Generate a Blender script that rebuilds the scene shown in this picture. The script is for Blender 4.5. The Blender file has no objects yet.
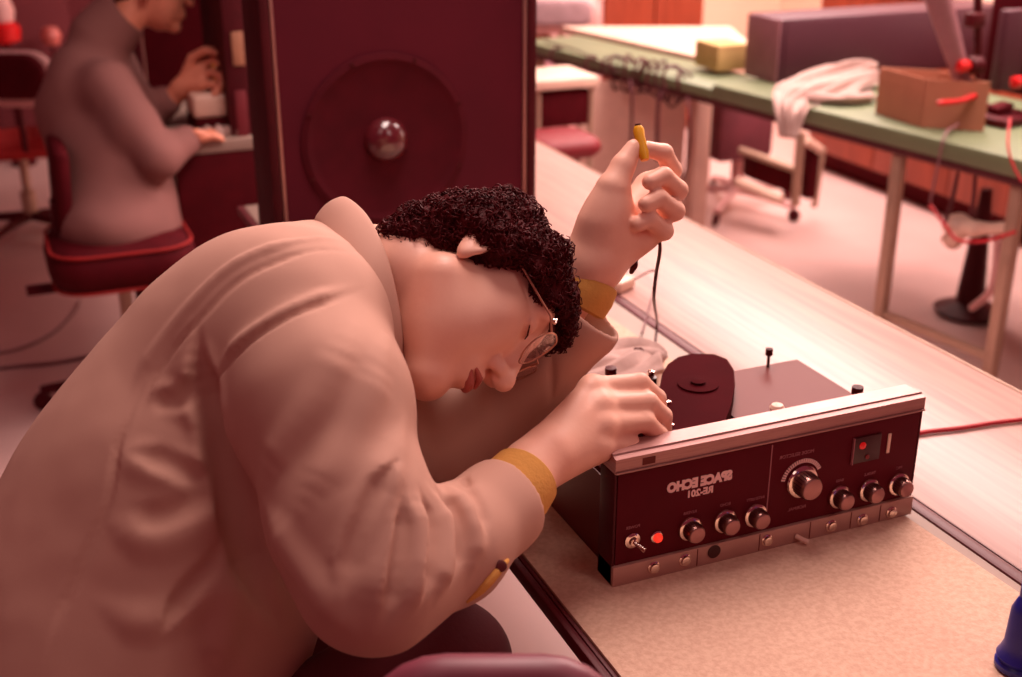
import math
import numpy as np

# ------------------------------------------------------------------ camera
F = 1230.0
PITCH = math.radians(22.2)
YAW = math.radians(22.9)
EYE = np.array([0.0, 0.0, 1.5426])
FWD = np.array([math.sin(YAW) * math.cos(PITCH), math.cos(YAW) * math.cos(PITCH), -math.sin(PITCH)])
RGT = np.array([math.cos(YAW), -math.sin(YAW), 0.0])
UPV = np.cross(RGT, FWD)


def ray(x, y):
    return FWD + RGT * (x - 511) / F - UPV * (y - 338.5) / F


def at(x, y, d):
    """point seen at pixel (x, y) at depth d along the viewing axis"""
    return EYE + ray(x, y) * d


def atz(x, y, z):
    r = ray(x, y)
    return EYE + r * ((z - EYE[2]) / r[2])


def aty(x, y, Y):
    r = ray(x, y)
    return EYE + r * (Y / r[1])


def atx(x, y, X):
    r = ray(x, y)
    return EYE + r * (X / r[0])


def unit(v):
    v = np.asarray(v, float)
    return v / (np.linalg.norm(v) + 1e-12)


def rodrigues(axis, ang):
    k = unit(axis)
    K = np.array([[0, -k[2], k[1]], [k[2], 0, -k[0]], [-k[1], k[0], 0]])
    return np.eye(3) + math.sin(ang) * K + (1 - math.cos(ang)) * K @ K


# ------------------------------------------------------------------ implicit surfaces
class Prim:
    def __init__(self, fn, c, r, op='u', k=0.02):
        self.fn, self.c, self.r, self.op, self.k = fn, np.asarray(c, float), r, op, k


def cone(a, b, ra, rb, op='u', k=0.02):
    a, b = np.asarray(a, float), np.asarray(b, float)
    ab = b - a
    L2 = ab @ ab + 1e-12

    def fn(p):
        t = np.clip((p - a) @ ab / L2, 0, 1)
        q = p - a - t[:, None] * ab
        return np.sqrt((q * q).sum(1)) - (ra + t * (rb - ra))
    return Prim(fn, (a + b) / 2, math.sqrt(L2) / 2 + max(ra, rb), op, k)


def ell(c, axes, rad, op='u', k=0.02):
    """ellipsoid; axes: 3 rows of unit vectors, rad: 3 radii"""
    c = np.asarray(c, float)
    A = np.asarray(axes, float)
    R = np.asarray(rad, float)

    def fn(p):
        q = (p - c) @ A.T
        k0 = np.sqrt(((q / R) ** 2).sum(1))
        k1 = np.sqrt(((q / (R * R)) ** 2).sum(1)) + 1e-9
        return k0 * (k0 - 1) / k1
    return Prim(fn, c, max(rad), op, k)


def rbox(c, axes, half, rr, op='u', k=0.005):
    c = np.asarray(c, float)
    A = np.asarray(axes, float)
    Hh = np.asarray(half, float) - rr

    def fn(p):
        q = np.abs((p - c) @ A.T) - Hh
        return np.sqrt((np.maximum(q, 0) ** 2).sum(1)) + np.minimum(q.max(1), 0) - rr
    return Prim(fn, c, float(np.linalg.norm(half)), op, k)


def chain(pts, rads, op='u', k=0.01):
    return [cone(pts[i], pts[i + 1], rads[i], rads[i + 1], op, k) for i in range(len(pts) - 1)]


def tubeline(pts, r, op, k):
    """one primitive: constant radius polyline"""
    P = np.asarray(pts, float)
    c = (P.min(0) + P.max(0)) / 2
    R = np.linalg.norm(P - c, axis=1).max() + r

    def fn(p):
        best = np.full(len(p), 9.0)
        n = len(P) - 1
        for i in range(n):
            ab = P[i + 1] - P[i]
            t = np.clip((p - P[i]) @ ab / (ab @ ab + 1e-12), 0, 1)
            q = p - P[i] - t[:, None] * ab
            # radius fades to nothing at both ends of the line
            s = (i + t) / n
            fd_ = np.minimum(1, np.minimum(s, 1 - s) * 4)
            rr = r * fd_ - .25 * r * (1 - fd_)
            best = np.minimum(best, np.sqrt((q * q).sum(1)) - rr)
        return best
    return Prim(fn, c, R, op, k)


def combine(prims, p):
    d = np.full(len(p), 0.5)
    for pr in prims:
        e = pr.fn(p)
        k = pr.k
        if pr.op == 'u':
            h = np.maximum(k - np.abs(d - e), 0) / k
            d = np.minimum(d, e) - h * h * k / 4
        elif pr.op == 's':
            e = -e
            h = np.maximum(k - np.abs(d - e), 0) / k
            d = np.maximum(d, e) + h * h * k / 4
        elif pr.op == 'i':
            h = np.maximum(k - np.abs(d - e), 0) / k
            d = np.maximum(d, e) + h * h * k / 4
    return d


def eval_sdf(prims, p, disp=None):
    d = combine(prims, p)
    return d + disp(p) if disp is not None else d


def polygonise(prims, h, disp=None, pad=0.02, B=14):
    """blockwise surface nets -> vertices (N,3), quads (M,4)"""
    us = [q for q in prims if q.op == 'u']
    lo = np.min([q.c - q.r for q in us], axis=0) - pad
    hi = np.max([q.c + q.r for q in us], axis=0) + pad
    nb = np.ceil((hi - lo) / (h * B)).astype(int)
    half = h * B / 2
    bi = np.stack(np.meshgrid(*[np.arange(n) for n in nb], indexing='ij'), -1).reshape(-1, 3)
    bc = lo + (bi + .5) * h * B
    rad = half * math.sqrt(3) + 0.012
    near = np.zeros((len(bc), len(prims)), bool)
    for j, q in enumerate(prims):
        near[:, j] = np.linalg.norm(bc - q.c, axis=1) < q.r + rad + 2.2 * q.k
    isu = np.array([q.op == 'u' for q in prims])
    act = (near & isu).any(1)
    bi, bc, near = bi[act], bc[act], near[act]
    g = np.arange(B + 1)
    gl = np.stack(np.meshgrid(g, g, g, indexing='ij'), -1).reshape(-1, 3)
    N = nb * B + 3
    ckeys, cverts, equads = [], [], []
    S0, S1 = int(N[1] * N[2]), int(N[2])
    corner = [(a, b, c) for a in (0, 1) for b in (0, 1) for c in (0, 1)]
    edges = [(i, j) for i in range(8) for j in range(i + 1, 8) if sum(abs(corner[i][t] - corner[j][t]) for t in range(3)) == 1]
    for b in range(len(bi)):
        sel = [prims[j] for j in np.nonzero(near[b])[0]]
        d0 = combine(sel, bc[b:b + 1])[0]
        if abs(d0) > rad * 1.7 + 0.02:
            continue
        base = bi[b] * B
        idx = gl + base
        V = eval_sdf(sel, lo + idx * h, disp).reshape(B + 1, B + 1, B + 1)
        neg = V < 0
        if neg.all() or not neg.any():
            continue
        cn = [neg[a:a + B, bb:bb + B, c:c + B] for a, bb, c in corner]
        tot = sum(x.astype(int) for x in cn)
        m = (tot > 0) & (tot < 8)
        ci = np.argwhere(m)
        vals = np.stack([V[ci[:, 0] + a, ci[:, 1] + bb, ci[:, 2] + c] for a, bb, c in corner], 1)
        acc = np.zeros((len(ci), 3)); cnt = np.zeros(len(ci))
        for i, j in edges:
            va, vb = vals[:, i], vals[:, j]
            s = (va < 0) != (vb < 0)
            t = np.where(s, va / np.where(s, va - vb, 1), 0)
            pa, pb = np.array(corner[i], float), np.array(corner[j], float)
            acc += np.where(s[:, None], pa + t[:, None] * (pb - pa), 0)
            cnt += s
        pos = lo + (ci + base + acc / cnt[:, None]) * h
        gc = ci + base + 1
        ckeys.append(gc[:, 0] * S0 + gc[:, 1] * S1 + gc[:, 2]); cverts.append(pos)
        for ax in range(3):
            A = neg[:B, :B, :B]
            sl = [slice(0, B)] * 3
            sl[ax] = slice(1, B + 1)
            Bn = neg[tuple(sl)]
            e = np.argwhere(A != Bn)
            if not len(e):
                continue
            flip = A[e[:, 0], e[:, 1], e[:, 2]]
            ge = e + base + 1
            key = ge[:, 0] * S0 + ge[:, 1] * S1 + ge[:, 2]
            st = [S0, S1, 1]
            o = [st[(ax + 1) % 3], st[(ax + 2) % 3]]
            q = np.stack([key - o[0] - o[1], key - o[1], key, key - o[0]], 1)
            q[~flip] = q[~flip][:, ::-1]
            equads.append(q)
    K = np.concatenate(ckeys); P = np.concatenate(cverts); Q = np.concatenate(equads)
    order = np.argsort(K); K, P = K[order], P[order]
    loc = np.searchsorted(K, Q); loc = np.clip(loc, 0, len(K) - 1)
    ok = (K[loc] == Q).all(1)
    return P, loc[ok]


def vnoise(p, scale, seed=0):
    """smooth value noise in -1..1"""
    q = p * scale
    i = np.floor(q).astype(np.int64); f = q - i
    f = f * f * (3 - 2 * f)

    def hsh(a, b, c):
        n = (a * 374761393 + b * 668265263 + c * 2147483647 + seed * 1442695041) & 0xFFFFFFFF
        n = ((n ^ (n >> 13)) * 1274126177) & 0xFFFFFFFF
        return ((n ^ (n >> 16)) & 0xFFFF) / 32767.5 - 1
    r = 0
    for a in (0, 1):
        for b in (0, 1):
            for c in (0, 1):
                w = (f[:, 0] if a else 1 - f[:, 0]) * (f[:, 1] if b else 1 - f[:, 1]) * (f[:, 2] if c else 1 - f[:, 2])
                r = r + w * hsh(i[:, 0] + a, i[:, 1] + b, i[:, 2] + c)
    return r


def trace(prims, o, d, tmax=3.0):
    """sphere trace many rays; returns t (nan when missed)"""
    t = np.full(len(d), 0.4)
    live = np.ones(len(d), bool)
    L = np.linalg.norm(d, axis=1)
    for _ in range(90):
        if not live.any():
            break
        i = np.nonzero(live)[0]
        v = combine(prims, o + d[i] * t[i, None])
        t[i] += v / L[i] * .8
        live[i] = (np.abs(v) > 4e-4) & (t[i] < tmax)
    t[t >= tmax] = np.nan
    return t


def on_surface(prims, pix):
    """pixel polyline -> 3-D polyline lying on the surface"""
    pts = []
    Q = [np.array(q, float) for q in pix]
    Q = [2 * Q[0] - Q[1]] + Q + [2 * Q[-1] - Q[-2]]
    for i in range(1, len(Q) - 2):
        a, b, c, d = Q[i - 1:i + 3]
        n = max(2, int(np.linalg.norm(c - b) / 13))
        for k in range(n):
            t = k / n
            pts.append(.5 * ((2 * b) + (c - a) * t + (2 * a - 5 * b + 4 * c - d) * t * t + (-a + 3 * b - 3 * c + d) * t ** 3))
    pts.append(Q[-2])
    D = np.array([ray(*q) for q in pts])
    t = trace(prims, EYE, D)
    ok = ~np.isnan(t)
    return (EYE + D * t[:, None])[ok]
# ------------------------------------------------------------------ the worker in front
# head frame (local x = his right, y = face forward, z = crown)
HC = np.array([0.455, 1.196, 1.076]) + UPV * .009 - RGT * .003
HR = np.array([[0.062, -0.663, 0.746], [0.237, -0.716, -0.657], [0.970, 0.217, 0.113]])


def hd(x, y, z):
    return HC + x * HR[0] + y * HR[1] + z * HR[2]


def head_prims():
    P = []
    P.append(ell(hd(0, -.002, .030), HR, (.072, .080, .062), k=.03))
    P.append(ell(hd(0, .038, -.02), HR, (.060, .058, .088), k=.035))
    for s in (1, -1):
        P.append(ell(hd(s * .034, .046, -.035), HR, (.032, .040, .050), k=.03))
        P.append(cone(hd(s * .056, .005, -.052), hd(s * .012, .080, -.098), .020, .017, k=.03))
        P.append(ell(hd(s * .040, .064, -.012), HR, (.024, .020, .020), k=.022))
    P.append(ell(hd(0, .088, -.098), HR, (.020, .016, .016), k=.02))
    P.append(cone(hd(-.040, .078, .040), hd(.040, .078, .040), .013, .013, k=.02))
    for s in (1, -1):
        P.append(ell(hd(s * .034, .104, .020), HR, (.019, .018, .014), 's', .016))
        P.append(ell(hd(s * .032, .0765, .020), HR, (.0150, .0150, .0125), k=.004))
        P.append(cone(hd(s * .020, .090, .0165), hd(s * .046, .084, .0165), .0018, .0018, k=.004))
    P.append(cone(hd(0, .088, .028), hd(0, .116, -.020), .008, .0115, k=.014))
    P.append(ell(hd(0, .119, -.023), HR, (.012, .012, .011), k=.008))
    for s in (1, -1):
        P.append(ell(hd(s * .0145, .106, -.026), HR, (.0085, .012, .009), k=.006))
        P.append(ell(hd(s * .0085, .112, -.037), HR, (.0050, .0075, .0065), 's', .003))
    P.append(ell(hd(0, .090, -.056), HR, (.027, .017, .020), k=.014))
    P.append(tubeline([hd(-.024, .094, -.0530), hd(-.008, .1065, -.0485), hd(0, .107, -.0500), hd(.008, .1065, -.0485), hd(.024, .094, -.0530)], .0058, 'u', .006))
    P.append(tubeline([hd(-.021, .094, -.0600), hd(0, .1045, -.0630), hd(.021, .094, -.0600)], .0072, 'u', .006))
    P.append(tubeline([hd(-.026, .096, -.0560), hd(0, .1125, -.0565), hd(.026, .096, -.0560)], .0022, 's', .003))
    for s in (1, -1):
        ax = np.array([HR[0] * s + .35 * -HR[1], HR[1] + .2 * HR[2], HR[2]])
        ax = np.array([unit(v) for v in ax])
        P.append(ell(hd(s * .079, -.010, -.001), ax, (.0075, .017, .031), k=.006))
        P.append(ell(hd(s * .088, -.005, .003), ax, (.0060, .010, .020), 's', .004))
        P.append(ell(hd(s * .078, -.004, -.026), ax, (.006, .009, .010), k=.004))
    return P


SR, ER, WR = at(338, 300, 1.23), at(372, 572, 1.13), at(524, 480, 1.29)
SL, EL, WL = at(380, 290, 1.60), at(448, 462, 1.54), at(590, 268, 1.45)
C7 = at(372, 275, 1.36)
NB = hd(0, -.035, -.055)


def finger(px_list, r0=.0115, r1=.009):
    pts = [at(*q) for q in px_list]
    n = len(pts)
    c = chain(pts, [r0 + (r1 - r0) * i / (n - 1) for i in range(n)], k=.0035)
    c[0].k = .010
    return c


def right_hand():
    P = []
    w = at(520, 474, 1.30)
    mc = [at(592, 388, 1.385), at(601, 405, 1.37), at(604, 425, 1.36), at(600, 447, 1.355)]
    for i, m in enumerate(mc):
        P.append(cone(w + (m - w) * .12, m, .0205, .0140, k=.018))
    P.append(cone(at(548, 468, 1.33), at(590, 452, 1.36), .018, .014, k=.016))
    F4 = [[(592, 388, 1.385), (640, 383, 1.41), (657, 398, 1.43), (660, 416, 1.44)],
          [(601, 405, 1.37), (648, 402, 1.395), (663, 416, 1.415), (664, 432, 1.43)],
          [(604, 425, 1.36), (645, 422, 1.385), (659, 435, 1.405), (660, 448, 1.42)],
          [(600, 447, 1.355), (630, 445, 1.38), (643, 458, 1.40), (644, 471, 1.41)]]
    for j, f in enumerate(F4):
        P += finger(f, .0128 - .0010 * (j == 3), .0094)
    P += finger([(556, 425, 1.37), (596, 402, 1.42), (632, 404, 1.445), (656, 414, 1.455)], .014, .009)
    for q in [(592, 388, 1.378), (601, 405, 1.362), (604, 425, 1.352), (599, 447, 1.348)]:
        P.append(ell(at(*q), np.eye(3), (.0115, .0115, .0115), k=.010))
    # tendons and wrinkles on the back of the hand
    for a, b in [((548, 445, 1.315), (588, 390, 1.372)), ((548, 452, 1.315), (597, 406, 1.356)), ((550, 460, 1.315), (600, 426, 1.348))]:
        P.append(cone(at(*a), at(*b), .003, .0035, k=.010))
    return P


def left_hand():
    P = []
    w = at(594, 262, 1.455)
    F4 = [[(648, 186, 1.50), (672, 170, 1.475), (664, 153, 1.45), (647, 149, 1.44)],
          [(655, 202, 1.49), (678, 190, 1.46), (664, 176, 1.435), (650, 182, 1.425)],
          [(654, 218, 1.48), (675, 211, 1.452), (659, 198, 1.43), (646, 204, 1.42)],
          [(643, 236, 1.47), (664, 231, 1.447), (650, 219, 1.43), (638, 224, 1.425)]]
    for f in F4:
        P.append(cone(w, at(*f[0]), .024, .0165, k=.018))
    P.append(cone(w, at(611, 212, 1.445), .026, .027, k=.02))
    P.append(cone(w, at(603, 224, 1.440), .026, .024, k=.02))
    P.append(cone(at(603, 224, 1.440), at(613, 190, 1.435), .024, .017, k=.02))
    P.append(cone(at(600, 240, 1.45), at(640, 238, 1.455), .022, .014, k=.016))
    for j, f in enumerate(F4):
        P += finger(f, .0128 - .001 * (j == 3), .0096)
    P += finger([(606, 218, 1.435), (613, 188, 1.43), (623, 166, 1.434), (634, 148, 1.438)], .022, .0105)
    return P


def body_prims():
    P = []
    pel, mid, chest = np.array([.03, 1.16, .66]), np.array([.10, 1.19, .86]), np.array([.22, 1.22, 1.02])
    P.append(cone(pel, mid, .12, .11, k=.05))
    P.append(cone(mid, chest, .11, .11, k=.05))
    P.append(cone(chest + (SR - chest) * .45, chest + (SL - chest) * .45, .07, .07, k=.05))
    P.append(cone(C7, NB, .056, .052, k=.04))
    P.append(cone(SR + (ER - SR) * .12, ER, .036, .034, k=.03)); P.append(cone(ER, WR, .038, .027, k=.02))
    P.append(cone(SL + (EL - SL) * .12, EL, .036, .034, k=.03)); P.append(cone(EL, WL, .038, .029, k=.02))
    P.append(cone(WR, at(548, 455, 1.315), .027, .024, k=.02))
    P.append(cone(WL, at(597, 252, 1.455), .028, .026, k=.02))
    return P + head_prims() + right_hand() + left_hand()


CAMAX = np.array([RGT, UPV, -FWD])


def jacket_base():
    P = []
    # trunk, bottom to top
    P.append(ell(at(110, 695, 1.34), CAMAX, (.180, .195, .19), k=.10))
    P.append(ell(at(158, 566, 1.34), CAMAX, (.180, .185, .17), k=.10))
    P.append(ell(at(206, 450, 1.36), CAMAX, (.150, .155, .17), k=.10))
    P.append(cone(at(252, 358, 1.36), at(315, 334, 1.40), .122, .102, k=.08))
    P.append(cone(at(262, 335, 1.30), at(325, 315, 1.44), .098, .085, k=.06))
    P.append(cone(at(300, 312, 1.29), at(362, 300, 1.60), .082, .078, k=.06))
    # near sleeve
    P.append(cone(at(303, 338, 1.255), at(322, 400, 1.20), .084, .084, k=.045))
    P.append(cone(at(322, 400, 1.20), at(352, 520, 1.15), .083, .074, k=.03))
    P.append(cone(at(352, 520, 1.15), at(370, 578, 1.13), .074, .064, k=.03))
    P.append(cone(at(376, 578, 1.13), at(452, 545, 1.20), .064, .054, k=.03))
    P.append(cone(at(452, 545, 1.20), at(512, 497, 1.275), .053, .0475, k=.02))
    # far sleeve
    P.append(cone(SL, at(430, 440, 1.55), .082, .072, k=.04))
    P.append(cone(at(430, 440, 1.55), at(480, 425, 1.52), .070, .064, k=.03))
    P.append(cone(at(480, 425, 1.52), at(582, 315, 1.46), .064, .048, k=.03))
    # chest front hanging under the neck
    P.append(cone(at(330, 400, 1.42), at(425, 440, 1.48), .105, .070, k=.05))
    return P


def jacket_prims():
    base = jacket_base()
    P = list(base)

    def groove(pix, r, depth, k):
        s = on_surface(base, pix)
        if len(s) > 2:
            tocam = np.array([unit(EYE - q) for q in s])
            P.append(tubeline(s + tocam * (r - depth), r, 's', k))

    def ridge(pix, r, height, k):
        s = on_surface(base, pix)
        if len(s) > 2:
            tocam = np.array([unit(EYE - q) for q in s])
            P.append(tubeline(s + tocam * (-r + height), r, 'u', k))
    # cloth ridges
    ridge([(194, 312), (202, 363), (220, 400), (236, 473), (250, 540)], .024, .003, .021)
    ridge([(218, 395), (228, 360), (260, 330), (310, 303), (369, 280)], .009, .0016, .004)
    ridge([(118, 440), (147, 371), (185, 318), (225, 275), (270, 252), (318, 240), (362, 246)], .009, .0016, .004)
    ridge([(352, 330), (318, 400), (285, 450), (262, 490)], .014, .0028, .016)
    ridge([(385, 340), (360, 410), (330, 470), (300, 520)], .014, .0028, .016)
    ridge([(402, 420), (388, 470), (352, 540), (335, 600)], .012, .0040, .013)
    ridge([(268, 505), (295, 550), (330, 600), (356, 630)], .014, .0040, .014)
    ridge([(402, 488), (398, 530), (382, 580), (372, 630)], .011, .0050, .011)
    ridge([(412, 490), (420, 530), (416, 580), (402, 620)], .011, .0050, .010)
    ridge([(425, 488), (444, 520), (446, 560), (434, 600)], .010, .0050, .010)
    ridge([(440, 480), (466, 512), (474, 545), (466, 580)], .010, .0040, .010)
    ridge([(120, 455), (170, 470), (225, 468)], .013, .003, .017)
    ridge([(112, 520), (160, 540), (215, 510), (240, 490)], .013, .003, .017)
    ridge([(100, 600), (150, 620), (205, 590), (250, 560)], .013, .003, .017)
    ridge([(235, 560), (225, 610), (215, 670)], .013, .003, .017)
    ridge([(150, 385), (190, 410), (218, 425)], .012, .003, .013)
    # creases
    groove([(196, 318), (200, 370), (216, 420), (230, 480), (242, 530), (262, 590), (290, 640)], .020, .016, .010)
    groove([(150, 360), (128, 420), (117, 446), (106, 503), (76, 575), (55, 625), (40, 680)], .0055, .0036, .003)
    groove([(208, 412), (222, 370), (252, 338), (300, 311), (372, 286)], .0045, .0030, .003)
    groove([(128, 438), (158, 372), (196, 322), (232, 283), (275, 260), (318, 248), (364, 253)], .0045, .0030, .003)
    groove([(122, 450), (160, 458), (200, 480), (226, 492)], .012, .0040, .009)
    groove([(120, 500), (150, 515), (190, 505), (225, 480)], .012, .0040, .009)
    groove([(160, 640), (180, 600), (215, 560), (240, 520)], .010, .0055, .006)
    groove([(200, 380), (175, 400), (150, 398)], .010, .0040, .008)
    groove([(400, 455), (372, 500), (350, 560), (345, 610)], .010, .0045, .008)
    groove([(403, 482), (404, 530), (394, 590), (384, 632)], .009, .0055, .006)
    groove([(418, 484), (432, 525), (430, 575), (420, 612)], .008, .0055, .006)
    groove([(432, 480), (456, 515), (460, 555), (450, 592)], .008, .0050, .006)
    groove([(458, 474), (482, 505), (488, 540)], .006, .0030, .005)
    # cuffs open around the wrists
    ax = unit(at(512, 497, 1.275) - at(452, 545, 1.20))
    c = at(506, 502, 1.272)
    P.append(cone(c - ax * .05, c - ax * .02, .0490, .0505, 'u', .005))
    fr = unit(np.cross(ax, [0, 0, 1])); P.append(rbox(c + ax * .10, [ax, fr, np.cross(ax, fr)], (.10, .075, .075), .003, 's', .004))
    P.append(cone(c - ax * .03, c + ax * .12, .044, .047, 's', .003))
    ax = unit(at(590, 305, 1.46) - at(480, 425, 1.52))
    c = at(588, 309, 1.458)
    P.append(cone(c - ax * .05, c - ax * .02, .050, .054, 'u', .006))
    fr = unit(np.cross(ax, [0, 0, 1])); P.append(rbox(c + ax * .10, [ax, fr, np.cross(ax, fr)], (.10, .08, .08), .003, 's', .004))
    P.append(cone(c - ax * .03, c + ax * .12, .044, .048, 's', .003))
    # neck hole
    na = unit(NB - C7)
    P.append(cone(C7 + na * .035, C7 + na * .3, .066, .085, 's', .012))
    return P


def closed_curve(pts, n=5):
    P, m, out = [np.asarray(p) for p in pts], len(pts), []
    for i in range(m):
        a, b, c, d = P[i - 1], P[i], P[(i + 1) % m], P[(i + 2) % m]
        for k in range(n):
            t = k / n
            out.append(.5 * ((2 * b) + (c - a) * t + (2 * a - 5 * b + 4 * c - d) * t * t + (-a + 3 * b - 3 * c + d) * t ** 3))
    return out


def collar_mesh():
    """rows of vertices for the stand-up collar"""
    top = [(344, 197, 1.38), (366, 212, 1.32), (386, 252, 1.285), (398, 300, 1.275), (404, 350, 1.285), (408, 402, 1.32), (404, 432, 1.38), (398, 400, 1.46), (388, 320, 1.49), (366, 236, 1.46)]
    base = [(314, 222, 1.38), (328, 236, 1.31), (346, 270, 1.262), (364, 318, 1.25), (380, 370, 1.262), (390, 420, 1.31), (394, 450, 1.38), (388, 420, 1.46), (370, 330, 1.50), (330, 245, 1.47)]
    T, Bq = closed_curve([at(*q) for q in top]), closed_curve([at(*q) for q in base])
    cen = sum(T) / len(T)
    rows = []
    for f in (0, .25, .5, .75, 1):
        rows.append([b + (t - b) * f + unit(b + (t - b) * f - cen) * .006 * math.sin(PI_ * f) for b, t in zip(Bq, T)])
    # turned-down inner fall
    rows.append([t + unit(cen - t) * .006 - unit(t - b) * .002 for b, t in zip(Bq, T)])
    rows.append([t + unit(cen - t) * .008 - (t - b) * .6 for b, t in zip(Bq, T)])
    return rows


PI_ = math.pi


def hair_prims():
    P = []
    P.append(ell(hd(0, -.006, .026), HR, (.082, .077, .066), k=.03))
    P.append(ell(hd(0, -.050, .000), HR, (.074, .042, .062), k=.03))
    P.append(ell(hd(0, .040, .062), HR, (.064, .050, .034), k=.03))
    P.append(ell(hd(.004, .076, .064), HR, (.052, .030, .022), k=.02))
    P.append(ell(hd(0, -.066, -.038), HR, (.058, .030, .046), k=.02))
    for s in (1, -1):
        P.append(ell(hd(s * .084, -.002, .018), HR, (.018, .028, .022), k=.012))
    for s in (1, -1):
        P.append(ell(hd(s * .072, -.018, .036), HR, (.022, .040, .046), k=.02))
        P.append(ell(hd(s * .076, .026, .050), HR, (.016, .022, .034), k=.015))
        P.append(cone(hd(s * .078, .014, .03), hd(s * .074, .016, -.004), .013, .007, k=.012))
        P.append(ell(hd(s * .058, .046, .052), HR, (.022, .028, .026), k=.02))
    # face and neck stay clear
    P.append(ell(hd(0, .104, -.02), HR, (.088, .078, .088), 's', .008))
    P.append(ell(hd(.07, .052, -.015), HR, (.05, .036, .050), 's', .006))
    P.append(ell(hd(-.07, .052, -.015), HR, (.05, .036, .050), 's', .006))
    P.append(cone(hd(0, -.002, -.07), hd(0, .03, -.13), .064, .08, 's', .01))
    P.append(ell(hd(.086, -.004, -.022), HR, (.02, .016, .016), 's', .004))
    return P
import bpy, bmesh, random
from mathutils import Vector, Matrix

scene = bpy.context.scene
COL = scene.collection
rnd = random.Random(7)
PI = math.pi


def lin(h):
    h = h.lstrip('#')
    c = [int(h[i:i + 2], 16) / 255 for i in (0, 2, 4)]
    return [x / 12.92 if x <= .04045 else ((x + .055) / 1.055) ** 2.4 for x in c]


def material(name, col, rough=.6, metal=0., var=.08, scale=20., bump=0., bscale=200., spec=.5, emit=0., alpha=1., trans=0., stretch=None, col2=None, coat=0., sheen=0.):
    m = bpy.data.materials.new(name); m.use_nodes = True
    nt = m.node_tree; N, L = nt.nodes, nt.links
    b = N['Principled BSDF']
    c = lin(col)
    tc = N.new('ShaderNodeTexCoord')
    mp = N.new('ShaderNodeMapping')
    L.new(tc.outputs['Object'], mp.inputs[0])
    if stretch:
        mp.inputs['Scale'].default_value = stretch
    nz = N.new('ShaderNodeTexNoise'); nz.inputs['Scale'].default_value = scale; nz.inputs['Detail'].default_value = 4
    L.new(mp.outputs[0], nz.inputs['Vector'])
    rp = N.new('ShaderNodeValToRGB')
    c2 = lin(col2) if col2 else [x * (1 - var) for x in c]
    c1 = c if col2 else [min(1, x * (1 + var)) for x in c]
    rp.color_ramp.elements[0].position = .35; rp.color_ramp.elements[1].position = .65
    rp.color_ramp.elements[0].color = (*c2, 1); rp.color_ramp.elements[1].color = (*c1, 1)
    L.new(nz.outputs['Fac'], rp.inputs[0]); L.new(rp.outputs[0], b.inputs['Base Color'])
    b.inputs['Roughness'].default_value = rough; b.inputs['Metallic'].default_value = metal
    b.inputs['Specular IOR Level'].default_value = spec
    b.inputs['Coat Weight'].default_value = coat
    b.inputs['Sheen Weight'].default_value = sheen
    b.inputs['Transmission Weight'].default_value = trans
    b.inputs['Alpha'].default_value = alpha
    if emit:
        b.inputs['Emission Color'].default_value = (*c, 1); b.inputs['Emission Strength'].default_value = emit
    if bump:
        n2 = N.new('ShaderNodeTexNoise'); n2.inputs['Scale'].default_value = bscale; n2.inputs['Detail'].default_value = 3
        L.new(mp.outputs[0], n2.inputs['Vector'])
        bp = N.new('ShaderNodeBump'); bp.inputs['Strength'].default_value = bump; bp.inputs['Distance'].default_value = .002
        L.new(n2.outputs['Fac'], bp.inputs['Height']); L.new(bp.outputs[0], b.inputs['Normal'])
    return m


def link_mesh(name, V, Fc, mat, parent=None, smooth=True, angle=35):
    me = bpy.data.meshes.new(name)
    me.from_pydata([tuple(map(float, v)) for v in V], [], [tuple(map(int, f)) for f in Fc])
    me.materials.append(mat)
    bm = bmesh.new(); bm.from_mesh(me)
    bmesh.ops.recalc_face_normals(bm, faces=bm.faces)
    if smooth:
        for f in bm.faces:
            f.smooth = True
        if angle is not None:
            for e in bm.edges:
                e.smooth = not (len(e.link_faces) == 2 and e.calc_face_angle(0) > math.radians(angle))
    bm.to_mesh(me); bm.free()
    o = bpy.data.objects.new(name, me); COL.objects.link(o)
    if parent:
        o.parent = parent
        o.matrix_parent_inverse = Matrix.Translation(-parent.location) if parent.type == 'EMPTY' else Matrix.Identity(4)
    return o


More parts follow.
